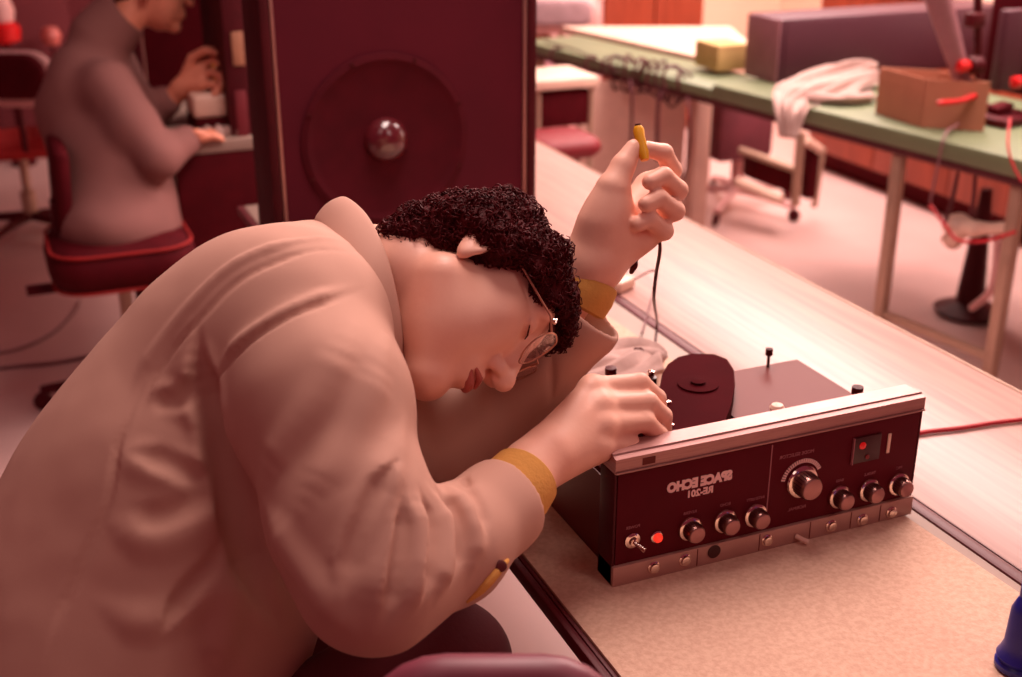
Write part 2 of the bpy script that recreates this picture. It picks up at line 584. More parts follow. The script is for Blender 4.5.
class MB:
    """collects shapes (world coordinates) and links them as one mesh"""

    def __init__(s):
        s.V, s.F = [], []

    def add(s, V, Fc):
        n = len(s.V)
        s.V += [tuple(map(float, v)) for v in V]; s.F += [tuple(i + n for i in f) for f in Fc]
        return s

    def bm(s, b):
        b.verts.index_update()
        s.add([v.co[:] for v in b.verts], [[v.index for v in f.verts] for f in b.faces]); b.free()
        return s

    def box(s, lo, hi, bev=.002, seg=2, M=None):
        b = bmesh.new(); bmesh.ops.create_cube(b, size=1)
        lo, hi = np.minimum(lo, hi), np.maximum(lo, hi)
        for v in b.verts:
            v.co = Vector([(lo[i] + hi[i]) / 2 + v.co[i] * (hi[i] - lo[i]) for i in range(3)])
        if bev:
            bmesh.ops.bevel(b, geom=list(b.edges), offset=min(bev, min(hi - lo) * .45), segments=seg, affect='EDGES', profile=.5)
        if M is not None:
            bmesh.ops.transform(b, matrix=M, verts=b.verts)
        return s.bm(b)

    def obox(s, c, ax, half, bev=.002, seg=2):
        """oriented box: centre, three axes, half sizes"""
        A = np.array([unit(a) for a in ax])
        M = Matrix([[*(A[:, i]), c[i]] for i in range(3)] + [[0, 0, 0, 1]])
        h = np.array(half, float)
        return s.box(-h, h, bev, seg, M)

    def tube(s, pts, r, n=8, cap=True, closed=False):
        P = [np.asarray(p, float) for p in pts]
        m = len(P)
        R = r if hasattr(r, '__len__') else [r] * m
        T = []
        for i in range(m):
            a = P[i - 1] if (i or closed) else P[i]
            b = P[(i + 1) % m] if (i < m - 1 or closed) else P[i]
            T.append(unit(b - a))
        u = unit(np.cross(T[0], [0, 0, 1])) if abs(T[0][2]) < .9 else unit(np.cross(T[0], [1, 0, 0]))
        V, Fc = [], []
        for i in range(m):
            u = unit(u - (u @ T[i]) * T[i]); w = np.cross(T[i], u)
            for j in range(n):
                a = 2 * PI * j / n
                V.append(P[i] + R[i] * (math.cos(a) * u + math.sin(a) * w))
        for i in range(m if closed else m - 1):
            for j in range(n):
                Fc.append([i * n + j, i * n + (j + 1) % n, ((i + 1) % m) * n + (j + 1) % n, ((i + 1) % m) * n + j])
        if cap and not closed:
            Fc.append(list(range(n))[::-1]); Fc.append([(m - 1) * n + j for j in range(n)])
        return s.add(V, Fc)

    def lathe(s, c, axis, prof, n=32):
        """prof: list of (radius, height along axis)"""
        ax = unit(axis); u = unit(np.cross(ax, [0, 0, 1])) if abs(ax[2]) < .9 else unit(np.cross(ax, [1, 0, 0])); w = np.cross(ax, u)
        V, Fc = [], []
        c = np.asarray(c, float)
        for r, h in prof:
            for j in range(n):
                a = 2 * PI * j / n
                V.append(c + ax * h + r * (math.cos(a) * u + math.sin(a) * w))
        for i in range(len(prof) - 1):
            for j in range(n):
                Fc.append([i * n + j, i * n + (j + 1) % n, (i + 1) * n + (j + 1) % n, (i + 1) * n + j])
        if prof[0][0] > 1e-6:
            Fc.append(list(range(n))[::-1])
        if prof[-1][0] > 1e-6:
            Fc.append([(len(prof) - 1) * n + j for j in range(n)])
        return s.add(V, Fc)

    def prism(s, poly, off):
        """extrude a 3-D polygon by a vector"""
        n = len(poly); off = np.asarray(off, float)
        V = [np.asarray(p, float) for p in poly] + [np.asarray(p, float) + off for p in poly]
        Fc = [list(range(n))[::-1], list(range(n, 2 * n))] + [[i, (i + 1) % n, n + (i + 1) % n, n + i] for i in range(n)]
        return s.add(V, Fc)

    def build(s, name, mat, parent=None, smooth=True, angle=35):
        return link_mesh(name, s.V, s.F, mat, parent, smooth, angle)


def smoothline(pts, n=10):
    """Catmull-Rom through the points"""
    P = [np.asarray(p, float) for p in pts]
    P = [2 * P[0] - P[1]] + P + [2 * P[-1] - P[-2]]
    out = []
    for i in range(1, len(P) - 2):
        for k in range(n):
            t = k / n
            out.append(.5 * ((2 * P[i]) + (-P[i - 1] + P[i + 1]) * t + (2 * P[i - 1] - 5 * P[i] + 4 * P[i + 1] - P[i + 2]) * t * t + (-P[i - 1] + 3 * P[i] - 3 * P[i + 1] + P[i + 2]) * t ** 3))
    out.append(P[-2])
    return out


def thing(name, label, cat, loc=(0, 0, 0), group=None):
    o = bpy.data.objects.new(name, None); COL.objects.link(o)
    o.location = tuple(map(float, loc)); o.empty_display_size = .1
    return tag(o, label, cat, group)


def tag(o, label, cat, group=None):
    o['label'] = label; o['category'] = cat
    if group:
        o['group'] = group
    return o


def structure(o):
    o['kind'] = 'structure'
    return o


def sdf_object(name, prims, h, mat, parent=None, disp=None, extra=None):
    V, Q = polygonise(prims, h, disp)
    V, Q = V.tolist(), Q.tolist()
    if extra:
        n = len(V); V += extra[0]; Q += [[i + n for i in f] for f in extra[1]]
    return link_mesh(name, V, Q, mat, parent, True, None)
# ------------------------------------------------------------------ materials
M = {}
M['floor'] = material('vinyl floor', '#c8a49e', .45, var=.06, scale=3, bump=.05, bscale=30)
M['wall_dark'] = material('dark red wall paint', '#641c24', .8, var=.1, scale=2)
M['wall_light'] = material('cream wall paint', '#f4d0b8', .8, var=.03, scale=2)
M['bench_edge'] = material('dark rubber bench edging', '#5a0c1a', .5, var=.1)
M['bench_lam'] = material('grey bench laminate', '#9c8478', .5, var=.06, scale=10)
M['mat'] = material('speckled work mat', '#dcb8a0', .85, scale=160, col2='#cea68f', bump=.3, bscale=400)
M['white_lam'] = material('pale wood grain laminate', '#bc9488', .38, scale=6, col2='#aa8078', stretch=(14, .6, 1), spec=.5)
M['steel'] = material('pale steel', '#b49480', .4, .3, var=.05)
M['dark_metal'] = material('dark metal', '#4a0812', .5, .0, var=.1, spec=.2)
M['baffle'] = material('maroon speaker baffle', '#581022', .8, spec=.25, var=.08, scale=6, bump=.05)
M['cab'] = material('dark speaker vinyl', '#4c0814', .7, spec=.25, var=.12, scale=30, bump=.1)
M['cone'] = material('dark paper speaker cone', '#500c1a', .85, spec=.2, var=.1, scale=20)
M['dome'] = material('glossy dust cap', '#5a1820', .22, .0, var=.02, spec=.8, coat=.5)
M['trim'] = material('aluminium trim strip', '#b08078', .35, .5, var=.04)
M['green'] = material('green painted steel top', '#6c7656', .5, var=.05, scale=8)
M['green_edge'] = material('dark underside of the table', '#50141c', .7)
M['orange_wood'] = material('orange wood veneer', '#9c4026', .5, scale=5, col2='#843018', stretch=(6, 6, .6))
M['carton'] = material('brown cardboard', '#b4745a', .85, var=.06, scale=12)
M['yellow_box'] = material('yellow cardboard', '#c4a268', .8, var=.05)
M['mauve'] = material('mauve metal casing', '#4a1c2a', .55, var=.06, scale=5)
M['mauve_end'] = material('paler mauve casing end', '#946068', .6, var=.06)
M['cloth'] = material('white cotton cloth', '#b0928a', .95, var=.05, scale=30, bump=.3, bscale=120)
M['cable_black'] = material('black cable rubber', '#4a0a16', .5)
M['cable_grey'] = material('grey cable', '#805458', .5)
M['cable_red'] = material('red cable', '#b81424', .45)
M['red'] = material('red plastic', '#c80c10', .4)
M['red_fabric'] = material('red upholstery', '#9c1010', .8)
M['blue'] = material('blue plastic', '#1c1c80', .35)
M['white_plastic'] = material('white plastic', '#e8c4b0', .4, var=.03)
M['pink_rim'] = material('pale chair shell', '#d8a4a0', .6)
M['maroon'] = material('dark maroon vinyl', '#4e0812', .8, spec=.12, var=.1)
M['mauve_vinyl'] = material('purple brown vinyl', '#7a3444', .45, var=.08)
M['grey_panel'] = material('pale grey modesty panel', '#dcb4a4', .6, var=.04)
M['panel_silver'] = material('brushed aluminium', '#b0807a', .38, .35, scale=10, col2='#a4746e', stretch=(2, 2, 60))
M['panel_black'] = material('black control panel', '#5a0c1a', .6, spec=.12, var=.06)
M['strip'] = material('satin jack strip', '#b88c80', .45, .25, var=.05)
M['print'] = material('pale panel print', '#f4c8c4', .6, var=.02)
M['print_dim'] = material('dim panel print', '#a46068', .6, var=.02)
M['chrome'] = material('chrome', '#f0dcd0', .12, 1.0, var=.01)
M['knob'] = material('dark knob body', '#3c050c', .4)
M['knob_metal'] = material('polished knob side', '#a07870', .28, 1.0, var=.02)
M['knob_cap'] = material('satin knob cap', '#a87470', .35, .5, var=.04)
M['lamp_red'] = material('red pilot lamp', '#ff3a28', .3, emit=.8)
M['lamp_dim'] = material('red meter lamp', '#c81414', .3, emit=.35)
M['plate'] = material('brown steel deck plate', '#6c2c28', .45, 0, spec=.12, var=.04, scale=4)
M['skin'] = material('skin', '#f8c4ac', .48, var=.05, scale=14, bump=.08, bscale=180, col2='#f0b49c')
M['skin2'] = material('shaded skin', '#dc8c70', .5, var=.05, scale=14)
M['lip'] = material('lips', '#b85c52', .45)
M['hair'] = material('dark brown hair', '#4c0a10', .55, var=.2, scale=60, spec=.12)
M['jacket'] = material('khaki work jacket cotton', '#c49886', .88, var=.04, scale=5, bump=.10, bscale=900)
M['thread'] = material('jacket stitching', '#c09a8a', .9)
M['yellow_cuff'] = material('yellow knit cuff', '#d49a4c', .9, var=.06, scale=40, bump=.3, bscale=250)
M['trousers'] = material('dark trousers', '#560a16', .85, var=.1, scale=10, bump=.2)
M['gold'] = material('thin metal spectacle frame', '#c89078', .3, .7)
M['yellow'] = material('yellow plastic tool', '#f0b020', .35)
M['dull'] = material('dull dark plastic', '#40060e', .9, spec=.05)
M['jacket_dim'] = material('jacket cotton darkened for dim light', '#845550', .9, var=.05, scale=5)  # colour lowered to paint in the dim light around the background worker
g = material('spectacle lens', '#ffe8e0', .02, trans=1., alpha=.25)
M['lens'] = g
M['brown_button'] = material('brown button', '#5a1c1c', .4)


def bench(name, x0, x1, y0, y1, z, top_mat, label, legs, edge=True, group=None):
    t = thing(name, label, 'bench', ((x0 + x1) / 2, (y0 + y1) / 2, 0), group)
    MB().box((x0 + (.016 if edge else 0), y0, z - .034), (x1 - (.0195 if edge else 0), y1, z), .002).build('bench_top', top_mat, t)
    if edge:
        a = MB(); a.box((x0, y0, z - .017), (x0 + .0095, y1, z + .001), .002); a.box((x0 + .0105, y0, z - .017), (x0 + .0155, y1, z + .0005), .001)
        a.build('edge_strip', M['bench_edge'], t)
        MB().box((x1 - .019, y0, z - .036), (x1, y1, z + .002), .003).build('edge_strip', M['bench_edge'], t)
    for x, y in legs:
        b = MB().box((x - .018, y - .018, .012), (x + .018, y + .018, z - .036), .003)
        lg = b.build('leg', M['steel'], t)
        MB().lathe((x, y, 0), (0, 0, 1), [(.022, 0), (.022, .008), (.012, .014)], 16).build('foot', M['dark_metal'], lg)
    return t


# ------------------------------------------------------------------ setting
ez_ = np.array([0., 0, 1])
structure(MB().box((-7, -1.5, -.06), (5.2, 7.4, 0), 0).build('floor', M['floor']))
structure(MB().box((-7, 7.3, 0), (1.35, 7.4, 2.9), 0).build('wall_back', M['wall_dark']))
structure(MB().box((1.35, 7.3, 0), (5.2, 7.4, 2.9), 0).build('wall_back', M['wall_light']))
structure(MB().box((5.1, -1.5, 0), (5.2, 7.3, 2.9), 0).build('wall_right', M['wall_light']))

work = bench('workbench', .486, 1.022, .30, 2.78, .75, M['bench_lam'],
             'near repair bench with black edging under the speckled mat and opened unit', [(.53, .36), (.96, .36), (.53, 2.7), (.96, 2.7)])
structure_rail = MB().box((.52, .37, .20), (.54, 2.69, .24), .003).build('rail', M['steel'], work)
mat = MB().prism([(.502, .42, .7505), (1.000, .42, .7505), (.944, 2.02, .7505), (.502, 2.02, .7505)], (0, 0, .0035))
tag(mat.build('work_mat', M['mat']), 'speckled beige mat lying on the near repair bench, the opened unit standing on it', 'mat')
side = bench('side_bench', 1.026, 1.392, .35, 3.30, .75, M['white_lam'],
             'long narrow bench topped in pale laminate beyond the opened unit', [(1.08, .45), (1.34, .45), (1.08, 3.2), (1.34, 3.2)], edge=False)
MB().box((1.024, .35, .712), (1.0255, 3.30, .7505), 0).build('edge_strip', M['bench_edge'], side)
MB().box((1.393, .35, .715), (1.397, 3.30, .751), .001).build('edge_strip', M['steel'], side)

# bench of the second worker
b2 = bench('workbench', .446, 1.019, 3.47, 5.6, .75, M['bench_lam'],
           'dark sided bench at which the seated figure in the background works', [(.98, 3.55), (.5, 5.5), (.98, 5.5)])
MB().box((.448, 3.472, .02), (1.016, 3.50, .712), .002).build('end_panel', M['maroon'], b2)

# ------------------------------------------------------------------ loudspeaker on the near bench


def speaker(x0, x1, y0, dep, z0, z1, label, wx, wz, full=True, name='speaker_cabinet'):
    t = thing(name, label, 'speaker', ((x0 + x1) / 2, y0 + dep / 2, z0))
    c = MB(); w = .018
    c.box((x0, y0, z0), (x0 + w, y0 + dep, z1), .003); c.box((x1 - w, y0, z0), (x1, y0 + dep, z1), .003)
    c.box((x0 + w, y0, z0), (x1 - w, y0 + dep, z0 + w), .003); c.box((x0 + w, y0, z1 - w), (x1 - w, y0 + dep, z1), .003)
    c.box((x0 + w, y0 + dep - w, z0 + w), (x1 - w, y0 + dep, z1 - w), 0)
    c.build('cabinet', M['cab'], t)
    MB().box((x0 + w, y0 + .012, z0 + w), (x1 - w, y0 + .026, z1 - w), 0).build('baffle', M['baffle'] if full else M['dull'], t)
    for x in (x0 + w + .002, x1 - w - .0085):
        MB().box((x, y0 + .004, z0 + w), (x + .0065, y0 + .0118, z1 - w), .001).build('trim_strip', M['trim'], t)
    R = .168
    o = MB().lathe((wx, y0 + .0117, wz), (0, -1, 0), [(R, 0), (R, .004), (R - .012, .007), (R - .02, .003), (R - .028, -.0), (.05, .0005)], 64)
    wo = o.build('woofer', M['cone'] if full else M['dull'], t)
    MB().lathe((wx, y0 + .012, wz), (0, -1, 0), [(.0455, 0), (.043, .008), (.036, .018), (.026, .026), (.014, .0305), (.0, .032)], 40).build('dust_cap', M['dome'], wo)
    if full:
        for k in range(8):
            a = 2 * PI * (k + .5) / 8
            MB().lathe((wx + (R - .006) * math.cos(a), y0 + .006, wz + (R - .006) * math.sin(a)), (0, -1, 0), [(.004, 0), (.004, .0025), (0, .0035)], 12).build('screw', M['dark_metal'], wo)
    return t


SPY = .462 / (ray(249, 100)[0] / ray(249, 100)[1]) - 2.25
speaker(.462, 1.006, 2.25, SPY, .7515, 1.62, 'tall maroon loudspeaker cabinet standing on the near bench behind the bending worker', .692, .998)
speaker(.46, .98, 4.25, .45, .7515, 1.75, 'dark loudspeaker cabinet on the bench behind the raised hand of the background worker', .72, 1.25, False)
# upright rack with pale plates beside the cabinet
rk = thing('equipment_rack', 'narrow dark upright rack with two coloured plates left of the loudspeaker', 'rack', (.66, 3.6, .75))
MB().box((.615, 3.50, .7515), (.68, 3.86, 1.85), .004).build('upright', M['cab'], rk)
p = aty(237.5, 48, 3.5)
MB().box((p[0] - .016, 3.4925, p[2] - .048), (p[0] + .016, 3.4995, p[2] + .045), .002).build('beige_plate', material('beige plate', '#a87458', .6), rk)['label'] = 'beige plate'
p = aty(241.5, 115, 3.5)
MB().box((p[0] - .016, 3.4925, p[2] - .066), (p[0] + .016, 3.4995, p[2] + .07), .002).build('red_plate', material('dull red plate', '#701824', .6), rk)['label'] = 'dull red plate'
p = aty(243, 146, 3.5)
MB().box((p[0] - .014, 3.490, p[2] - .022), (p[0] + .014, 3.4995, p[2] + .018), .003).build('latch', M['knob_cap'], rk)
# things on the second bench
p = aty(211, 106, 3.72)
zb, zt = aty(211, 119, 3.56)[2], aty(211, 95, 3.56)[2]
w1 = MB().box((p[0] - .075, 3.56, zb + .001), (p[0] + .05, 3.72, zt), .012, 3)
tag(w1.build('white_box', M['white_plastic']), 'white box lying on the dark case in front of the background worker', 'box')
w2 = MB().box((p[0] - .07, 3.55, .7515), (p[0] + .045, 3.74, zb), .004)
tag(w2.build('instrument_case', M['maroon']), 'dark low case under the white box on the far bench', 'case')
cb = MB()
for k in range(5):
    cb.lathe((p[0] - .075 + .028 * k, 3.515 + .012 * (k % 2), .7515), (0, 0, 1), [(.016, 0), (.018, .012), (.014, .024), (.0, .028 + .004 * (k % 3))], 14)
tag(cb.build('crumpled_rag', M['cloth']), 'small crumpled white rag at the near edge of the far bench', 'rag')

# ------------------------------------------------------------------ green topped table
ga, gb = atz(548, 50, .75), atz(1060, 200, .68)
gd = unit([gb[0] - ga[0], gb[1] - ga[1], 0]); gd = unit(atz(1022, 189, .69) - atz(600, 76, .69)); gn = np.array([-gd[1], gd[0], 0]); gn = gn if gn[0] > 0 else -gn
g0 = atz(700, 99, .69)                                   # a point of the lower front edge
gt = thing('green_table', 'long green painted table covered with equipment at upper right', 'table', g0 + gn * .3 - [0, 0, .69])


def gp(s, n, z):
    return g0 + gd * s + gn * n + np.array([0, 0, z - .69])


def gbox(mb, s0, s1, n0, n1, z0, z1, bev=.003):
    return mb.obox(gp((s0 + s1) / 2, (n0 + n1) / 2, (z0 + z1) / 2), [gd, gn, (0, 0, 1)], [abs(s1 - s0) / 2, abs(n1 - n0) / 2, abs(z1 - z0) / 2], bev)


def s_on(px, py, n):
    """distance along the table of the vertical line seen at this pixel"""
    best = min(((abs(F * 0 + (lambda q: 511 + F * ((q - EYE) @ RGT) / ((q - EYE) @ FWD))(gp(s, n, .69)) - px), s) for s in np.linspace(-2, 3, 1500)))
    return best[1]


GS = s_on(520, 0, .0)
gbox(MB(), .06, 2.9, 0, .68, .70, .752, .006).build('table_top', M['green'], gt)
gbox(MB(), GS, .06, 0, .30, .70, .736, .006).build('extension_top', M['green'], gt)
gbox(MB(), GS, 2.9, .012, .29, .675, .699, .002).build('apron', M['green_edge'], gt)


sA, sB = s_on(901, 0, .04), s_on(1021, 0, .04)
for s, n in ((sA, .04), (sB, .04), (sA, .62), (sB, .62), (GS + .1, .04), (GS + .1, .26)):
    lg = gbox(MB(), s - .017, s + .017, n - .017, n + .017, .075, .674, .003).build('leg', M['steel'], gt)
    c = gp(s, n, .03)
    MB().lathe(c - gn * .012, gn, [(.028, 0), (.030, .004), (.030, .020), (.028, .024)], 20).build('caster', M['dark_metal'], lg)
gbox(MB(), sA, sB, .03, .05, .155, .18, .002).build('rail', M['steel'], gt)

# big mauve casing standing on the table
c0 = atz(777, 84, .752)
s0 = (c0 - gp(0, 0, .752)) @ gd; n0 = (c0 - gp(0, 0, .752)) @ gn
bx = thing('instrument_casing', 'large mauve rectangular metal casing on the green table behind the cloth', 'equipment', c0 + [.35, .1, 0])
MB().box((c0[0], c0[1], .7535), (c0[0] + .98, c0[1] + .20, .968), .004).build('casing', M['mauve'], bx)
MB().box((c0[0] - .006, c0[1] + .002, .7535), (c0[0] - .0005, c0[1] + .198, .966), .001).build('end_plate', M['mauve_end'], bx)
MB().box((c0[0] + .02, c0[1] - .004, .765), (c0[0] + .96, c0[1] - .0005, .958), .001).build('front_panel', M['mauve'], bx)
# yellow box
c1 = atz(717, 72, .752)
yb = MB().box((c1[0], c1[1], .7535), (c1[0] + .13, c1[1] + .16, .845), .002)
yo = yb.build('yellow_box', M['yellow_box']); tag(yo, 'small yellow cardboard box at the far end of the green table', 'box')
MB().box((c1[0] + .004, c1[1] - .001, .830), (c1[0] + .126, c1[1] - .0002, .8315), 0).build('lid_seam', M['carton'], yo)
# open carton
c2 = atz(876, 116, .752)
u2 = unit([.92, -.16, 0]); v2 = np.array([-u2[1], u2[0], 0])
ca = thing('open_carton', 'open brown cardboard carton at the front of the green table', 'box', c2 + u2 * .1 + v2 * .08)


def carton_side(a, b, z0, z1, name):
    q = [np.array([*a[:2], z0]), np.array([*b[:2], z0]), np.array([*b[:2], z1]), np.array([*a[:2], z1])]
    d = unit(np.cross(q[1] - q[0], [0, 0, 1]))
    MB().prism(q, d * .004).build(name, M['carton'], ca, smooth=False)


fl = atz(876, 113, .7535); e1 = atz(921, 127, .7535); sd_ = unit(atz(980, 131, .7535) - e1)
e2 = e1 + sd_ * .17; e3 = fl + sd_ * .17
for a, b in ((fl, e1), (e1, e2), (e2, e3), (e3, fl)):
    carton_side(a, b, .7535, .893, 'carton_wall')
MB().prism([np.array([*q[:2], .7535]) for q in (fl, e1, e2, e3)], (0, 0, .003)).build('carton_bottom', M['carton'], ca, smooth=False)
fo = np.array([*fl[:2], .8935]); fo2 = np.array([*e1[:2], .8935]); og = np.array([*(-sd_)[:2], 0])
MB().prism([fo, fo2, fo2 + og * .004 - [0, 0, .03], fo + og * .004 - [0, 0, .03]], og * .002).build('flap', M['carton'], ca, smooth=False)
cs = MB()
for k in range(9):
    q = fl + (e1 - fl) * (.2 + .3 * (k % 3)) + sd_ * (.03 + .05 * (k // 3))
    cs.lathe((q[0], q[1], .7572), (0, 0, 1), [(.012, 0), (.012, .085 + .006 * (k % 2)), (.006, .092), (0, .093)], 12)
o = cs.build('metal_parts', M['chrome']); tag(o, 'loose shiny metal parts filling the open cardboard carton', 'parts'); o['kind'] = 'stuff'


# crumpled cloth hanging over the front edge
def cloth(name, centre_line, widths, up, mat, thick=.004, seed=3, amp=.012, n=14):
    C = smoothline(centre_line, 8); m = len(C)
    W = np.interp(np.linspace(0, 1, m), np.linspace(0, 1, len(widths)), widths)
    V, Fc = [], []
    for i, c in enumerate(C):
        t = unit(C[min(i + 1, m - 1)] - C[max(i - 1, 0)])
        s = unit(np.cross(t, up)); nn = np.cross(s, t)
        for j in range(n + 1):
            a = (j / n - .5) * 2
            w = amp * (math.sin(a * 6 + i * .07 + seed) + .6 * math.sin(a * 11 - i * .09) + .3 * math.sin(i * .45 + a * 3 + seed))
            V.append(c + s * a * W[i] + nn * (abs(w) + .0))
    for i in range(m - 1):
        for j in range(n):
            Fc.append([i * (n + 1) + j, i * (n + 1) + j + 1, (i + 1) * (n + 1) + j + 1, (i + 1) * (n + 1) + j])
    o = link_mesh(name, V, Fc, mat, None, True, None)
    md = o.modifiers.new('thickness', 'SOLIDIFY'); md.thickness = thick; md.offset = 1
    return o


def tz(px, py, z, lift=0):
    return atz(px, py, z) + [0, 0, lift]


lay = [atz(878, 72, .80), atz(850, 78, .79), atz(818, 90, .775), atz(795, 100, .762), aty(789, 110, atz(789, 106, .757)[1] - .01), aty(786, 138, atz(789, 106, .757)[1] - .035)]
o = cloth('cloth', lay, [.05, .07, .085, .075, .05, .028], np.array([0., -.5, 1]), M['cloth'], amp=.017, n=28)
tag(o, 'crumpled white cloth hanging over the front edge of the green table', 'cloth')
o2 = cloth('cloth', [atz(872, 100, .757), atz(845, 103, .757), atz(815, 100, .757), atz(790, 92, .757)], [.035, .045, .04, .02], np.array([0., 0., 1]), M['cloth'], amp=.014, seed=1, n=24)
tag(o2, 'smaller folded white cloth lying between the carton and the hanging cloth', 'cloth')

# ------------------------------------------------------------------ test stand with red clamps at the right edge
ts = thing('clamp_stand', 'tall dark stand with red clamps at the right edge of the green table', 'stand', atz(985, 128, .752))
B0 = atz(985, 120, .7535)
MB().obox(B0 + [0.03, 0, .012], [gd, gn, (0, 0, 1)], [.11, .09, .012], .004).build('base', M['dark_metal'], ts)
MB().tube([aty(978, 108, B0[1]), aty(978, -60, B0[1])], .0125, 14).build('post', M['dark_metal'], ts)
sl = MB().tube([aty(968, 100, B0[1] - .03), aty(930, -30, B0[1] - .03)], [.022, .040], 20)
sl.build('slanted_arm', M['mauve_end'], ts)
for (x, y, sz) in ((963, 66, 1.), (1018, 82, 1.), (1020, 132, 1.)):
    q = aty(x, y, B0[1] - .055)
    cl = MB().lathe(q - np.array([.022, 0, 0]), (1, -.1, 0), [(.012, 0), (.018, .004), (.018, .032), (.014, .040), (0, .041)], 20).build('red_clamp', M['red'], ts)
    cl['label'] = 'red clamp knob'
    MB().lathe(q + np.array([.020, -.004, 0]), (1, -.1, 0), [(.022, 0), (.026, .006), (.026, .034), (.02, .04)], 20).build('clamp_body', M['dark_metal'], cl)
bar = MB().tube(smoothline([aty(937, 103, B0[1] - .10), aty(960, 101, B0[1] - .10), aty(982, 93, B0[1] - .09)], 6), [.004] + [.0085] * 11 + [.010], 12)
bar.build('red_handle', M['red'], ts)['label'] = 'long red handle'
q = aty(975, 20, B0[1] - .02)
MB().obox(q, [(1, 0, 0), (0, 1, 0), (0, 0, 1)], [.025, .02, .02], .006).build('clamp_block', M['dark_metal'], ts)
q = aty(1010, 50, B0[1] + .06)
MB().obox(q, [(1, 0, 0), (0, 1, 0), (0, 0, 1)], [.045, .02, .12], .006).build('back_plate', M['mauve'], ts)
mb = MB()
for k in range(3):
    mb.obox(aty(1000 + 9 * k, 108 + 7 * k, B0[1] - .03), [(1, 0, .2), (0, 1, 0), (0, 0, 1)], [.03, .025, .012], .004)
mb.build('gear_block', M['maroon'], ts)


def wire(name, pts, r, mat, label, cat='cable', group=None, n=8, parent=None):
    o = MB().tube(smoothline(pts, 8), r, n).build(name, mat, parent)
    group = group or {'test_lead': 'test leads hanging from the cable tangle', 'hanging_wire': 'wires hanging under the green table', 'floor_cable': 'cables lying on the floor'}.get(name)
    return tag(o, label, cat, group) if parent is None else o


# dark instrument on the table behind the stand
dq = atz(1000, 92, .754)
dko = thing('dark_instrument', 'tall dark instrument on the green table behind the clamp stand', 'equipment', dq)
MB().obox(dq + gd * .17 + gn * .10 + [0, 0, .22], [gd, gn, ez_], [.26, .09, .22], .006).build('casing', M['cab'], dko)
MB().obox(dq + gd * .17 + gn * .006 + [0, 0, .22], [gd, gn, ez_], [.245, .003, .20], .002).build('front_panel', M['dull'], dko)


gyw = lambda px, py, n=-.02: EYE + ray(px, py) * (((g0 + gn * n - EYE) @ gn) / (ray(px, py) @ gn))
wire('hanging_wire', [gyw(958, 124, .12), gyw(945, 135, -.01), gyw(938, 165, -.03), gyw(930, 203, -.03)], .0035, M['cable_grey'], 'thin mauve wire with a small clip hanging beside the orange cupboard')
wire('hanging_wire', [gyw(1010, 118, .05), gyw(1008, 145, -.02), gyw(1013, 165, -.03), gyw(1022, 182, -.03)], .0035, M['cable_red'], 'thin wire hanging from the red clamps over the green table edge')
wire('hanging_wire', [gyw(958, 172, .03), gyw(952, 200, .02), gyw(944, 226, .02)], .006, M['cable_black'], 'black cable hanging under the green table, left one of a pair')
wire('hanging_wire', [gyw(975, 176, .03), gyw(974, 195, .02), gyw(971, 216, .02)], .006, M['cable_black'], 'black cable hanging under the green table, right one of a pair')
wire('hanging_wire', [gyw(930, 205, -.04), gyw(945, 225, -.04), gyw(958, 240, -.04), gyw(985, 241, -.04), gyw(1015, 232, -.04)], .005, M['cable_red'], 'red wire looping over the white bundle under the green table')
# white bundle
bp = [gyw(958, 226, .10), gyw(975, 229, .10), gyw(1015, 228, .10)]
P = [ell(bp[0], np.eye(3), (.045, .04, .030)), cone(bp[0], bp[1], .032, .022, k=.02), cone(bp[1], bp[2], .020, .016, k=.02), ell(gyw(952, 240, .10), np.eye(3), (.03, .03, .026), k=.02)]
o = sdf_object('wrapped_bundle', P, .006, M['white_plastic'], disp=lambda p: .004 * vnoise(p, 45)); tag(o, 'white wrapped bundle slung under the right end of the green table', 'bundle')
wire('bundle_cord', [gyw(998, 240, .1), gyw(996, 268, .12), gyw(990, 292, .14), gyw(972, 308, .18)], .012, M['pink_rim'], 'pale tangled cord hanging from the white bundle', 'cord')
bo = MB().lathe(np.array([*atz(968, 314, .0)[:2], .0]), (0, 0, 1), [(.10, 0), (.12, .02), (.05, .05), (.03, .30), (.02, .45)], 20).build('stand_base', M['dark_metal'])
tag(bo, 'dark round foot on the floor under the right end of the green table', 'stand')

# cable cluster wrapped round the end of the table
ctop = thing('cable_coil', 'tangle of dark cables looped round the thin end of the green table', 'cable', gp(-.4, 0, .72))
mb = MB()
for k, (px, py, rr) in enumerate([(612, 70, .055), (620, 72, .062), (630, 74, .066), (640, 77, .064), (650, 78, .060), (658, 80, .070), (668, 82, .066), (676, 86, .070), (682, 88, .052), (645, 74, .05)]):
    c = gyw(px, py, .03)
    a1 = gn + gd * (.3 * math.sin(k * 2.1)); pts = []
    for j in range(26):
        a = 2 * PI * j / 24 * 1.05
        rad = rr * (1 + .12 * math.sin(3 * a + k))
        pts.append(c + unit(a1) * math.cos(a) * rad * .75 + np.array([0, 0, 1]) * math.sin(a) * rad + gd * (.012 * math.sin(a * 2 + k)))
    mb.tube(pts, .0055, 7)
mb.build('loop', M['cable_black'], ctop)
wire('loop', [gyw(545, 42, .0), gyw(575, 50, -.01), gyw(600, 62, -.01), gyw(620, 72, -.01)], .004, M['cable_black'], '', parent=ctop)
for px in (557, 592):
    c = gyw(px, 56 + (px - 557) * .25, .0)
    MB().tube([c + gn * .02 * math.cos(a) * 1.6 + np.array([0, 0, .035 * math.sin(a)]) for a in np.linspace(0, 2 * PI, 18)], .005, 6).build('tie', M['cable_black'], ctop)
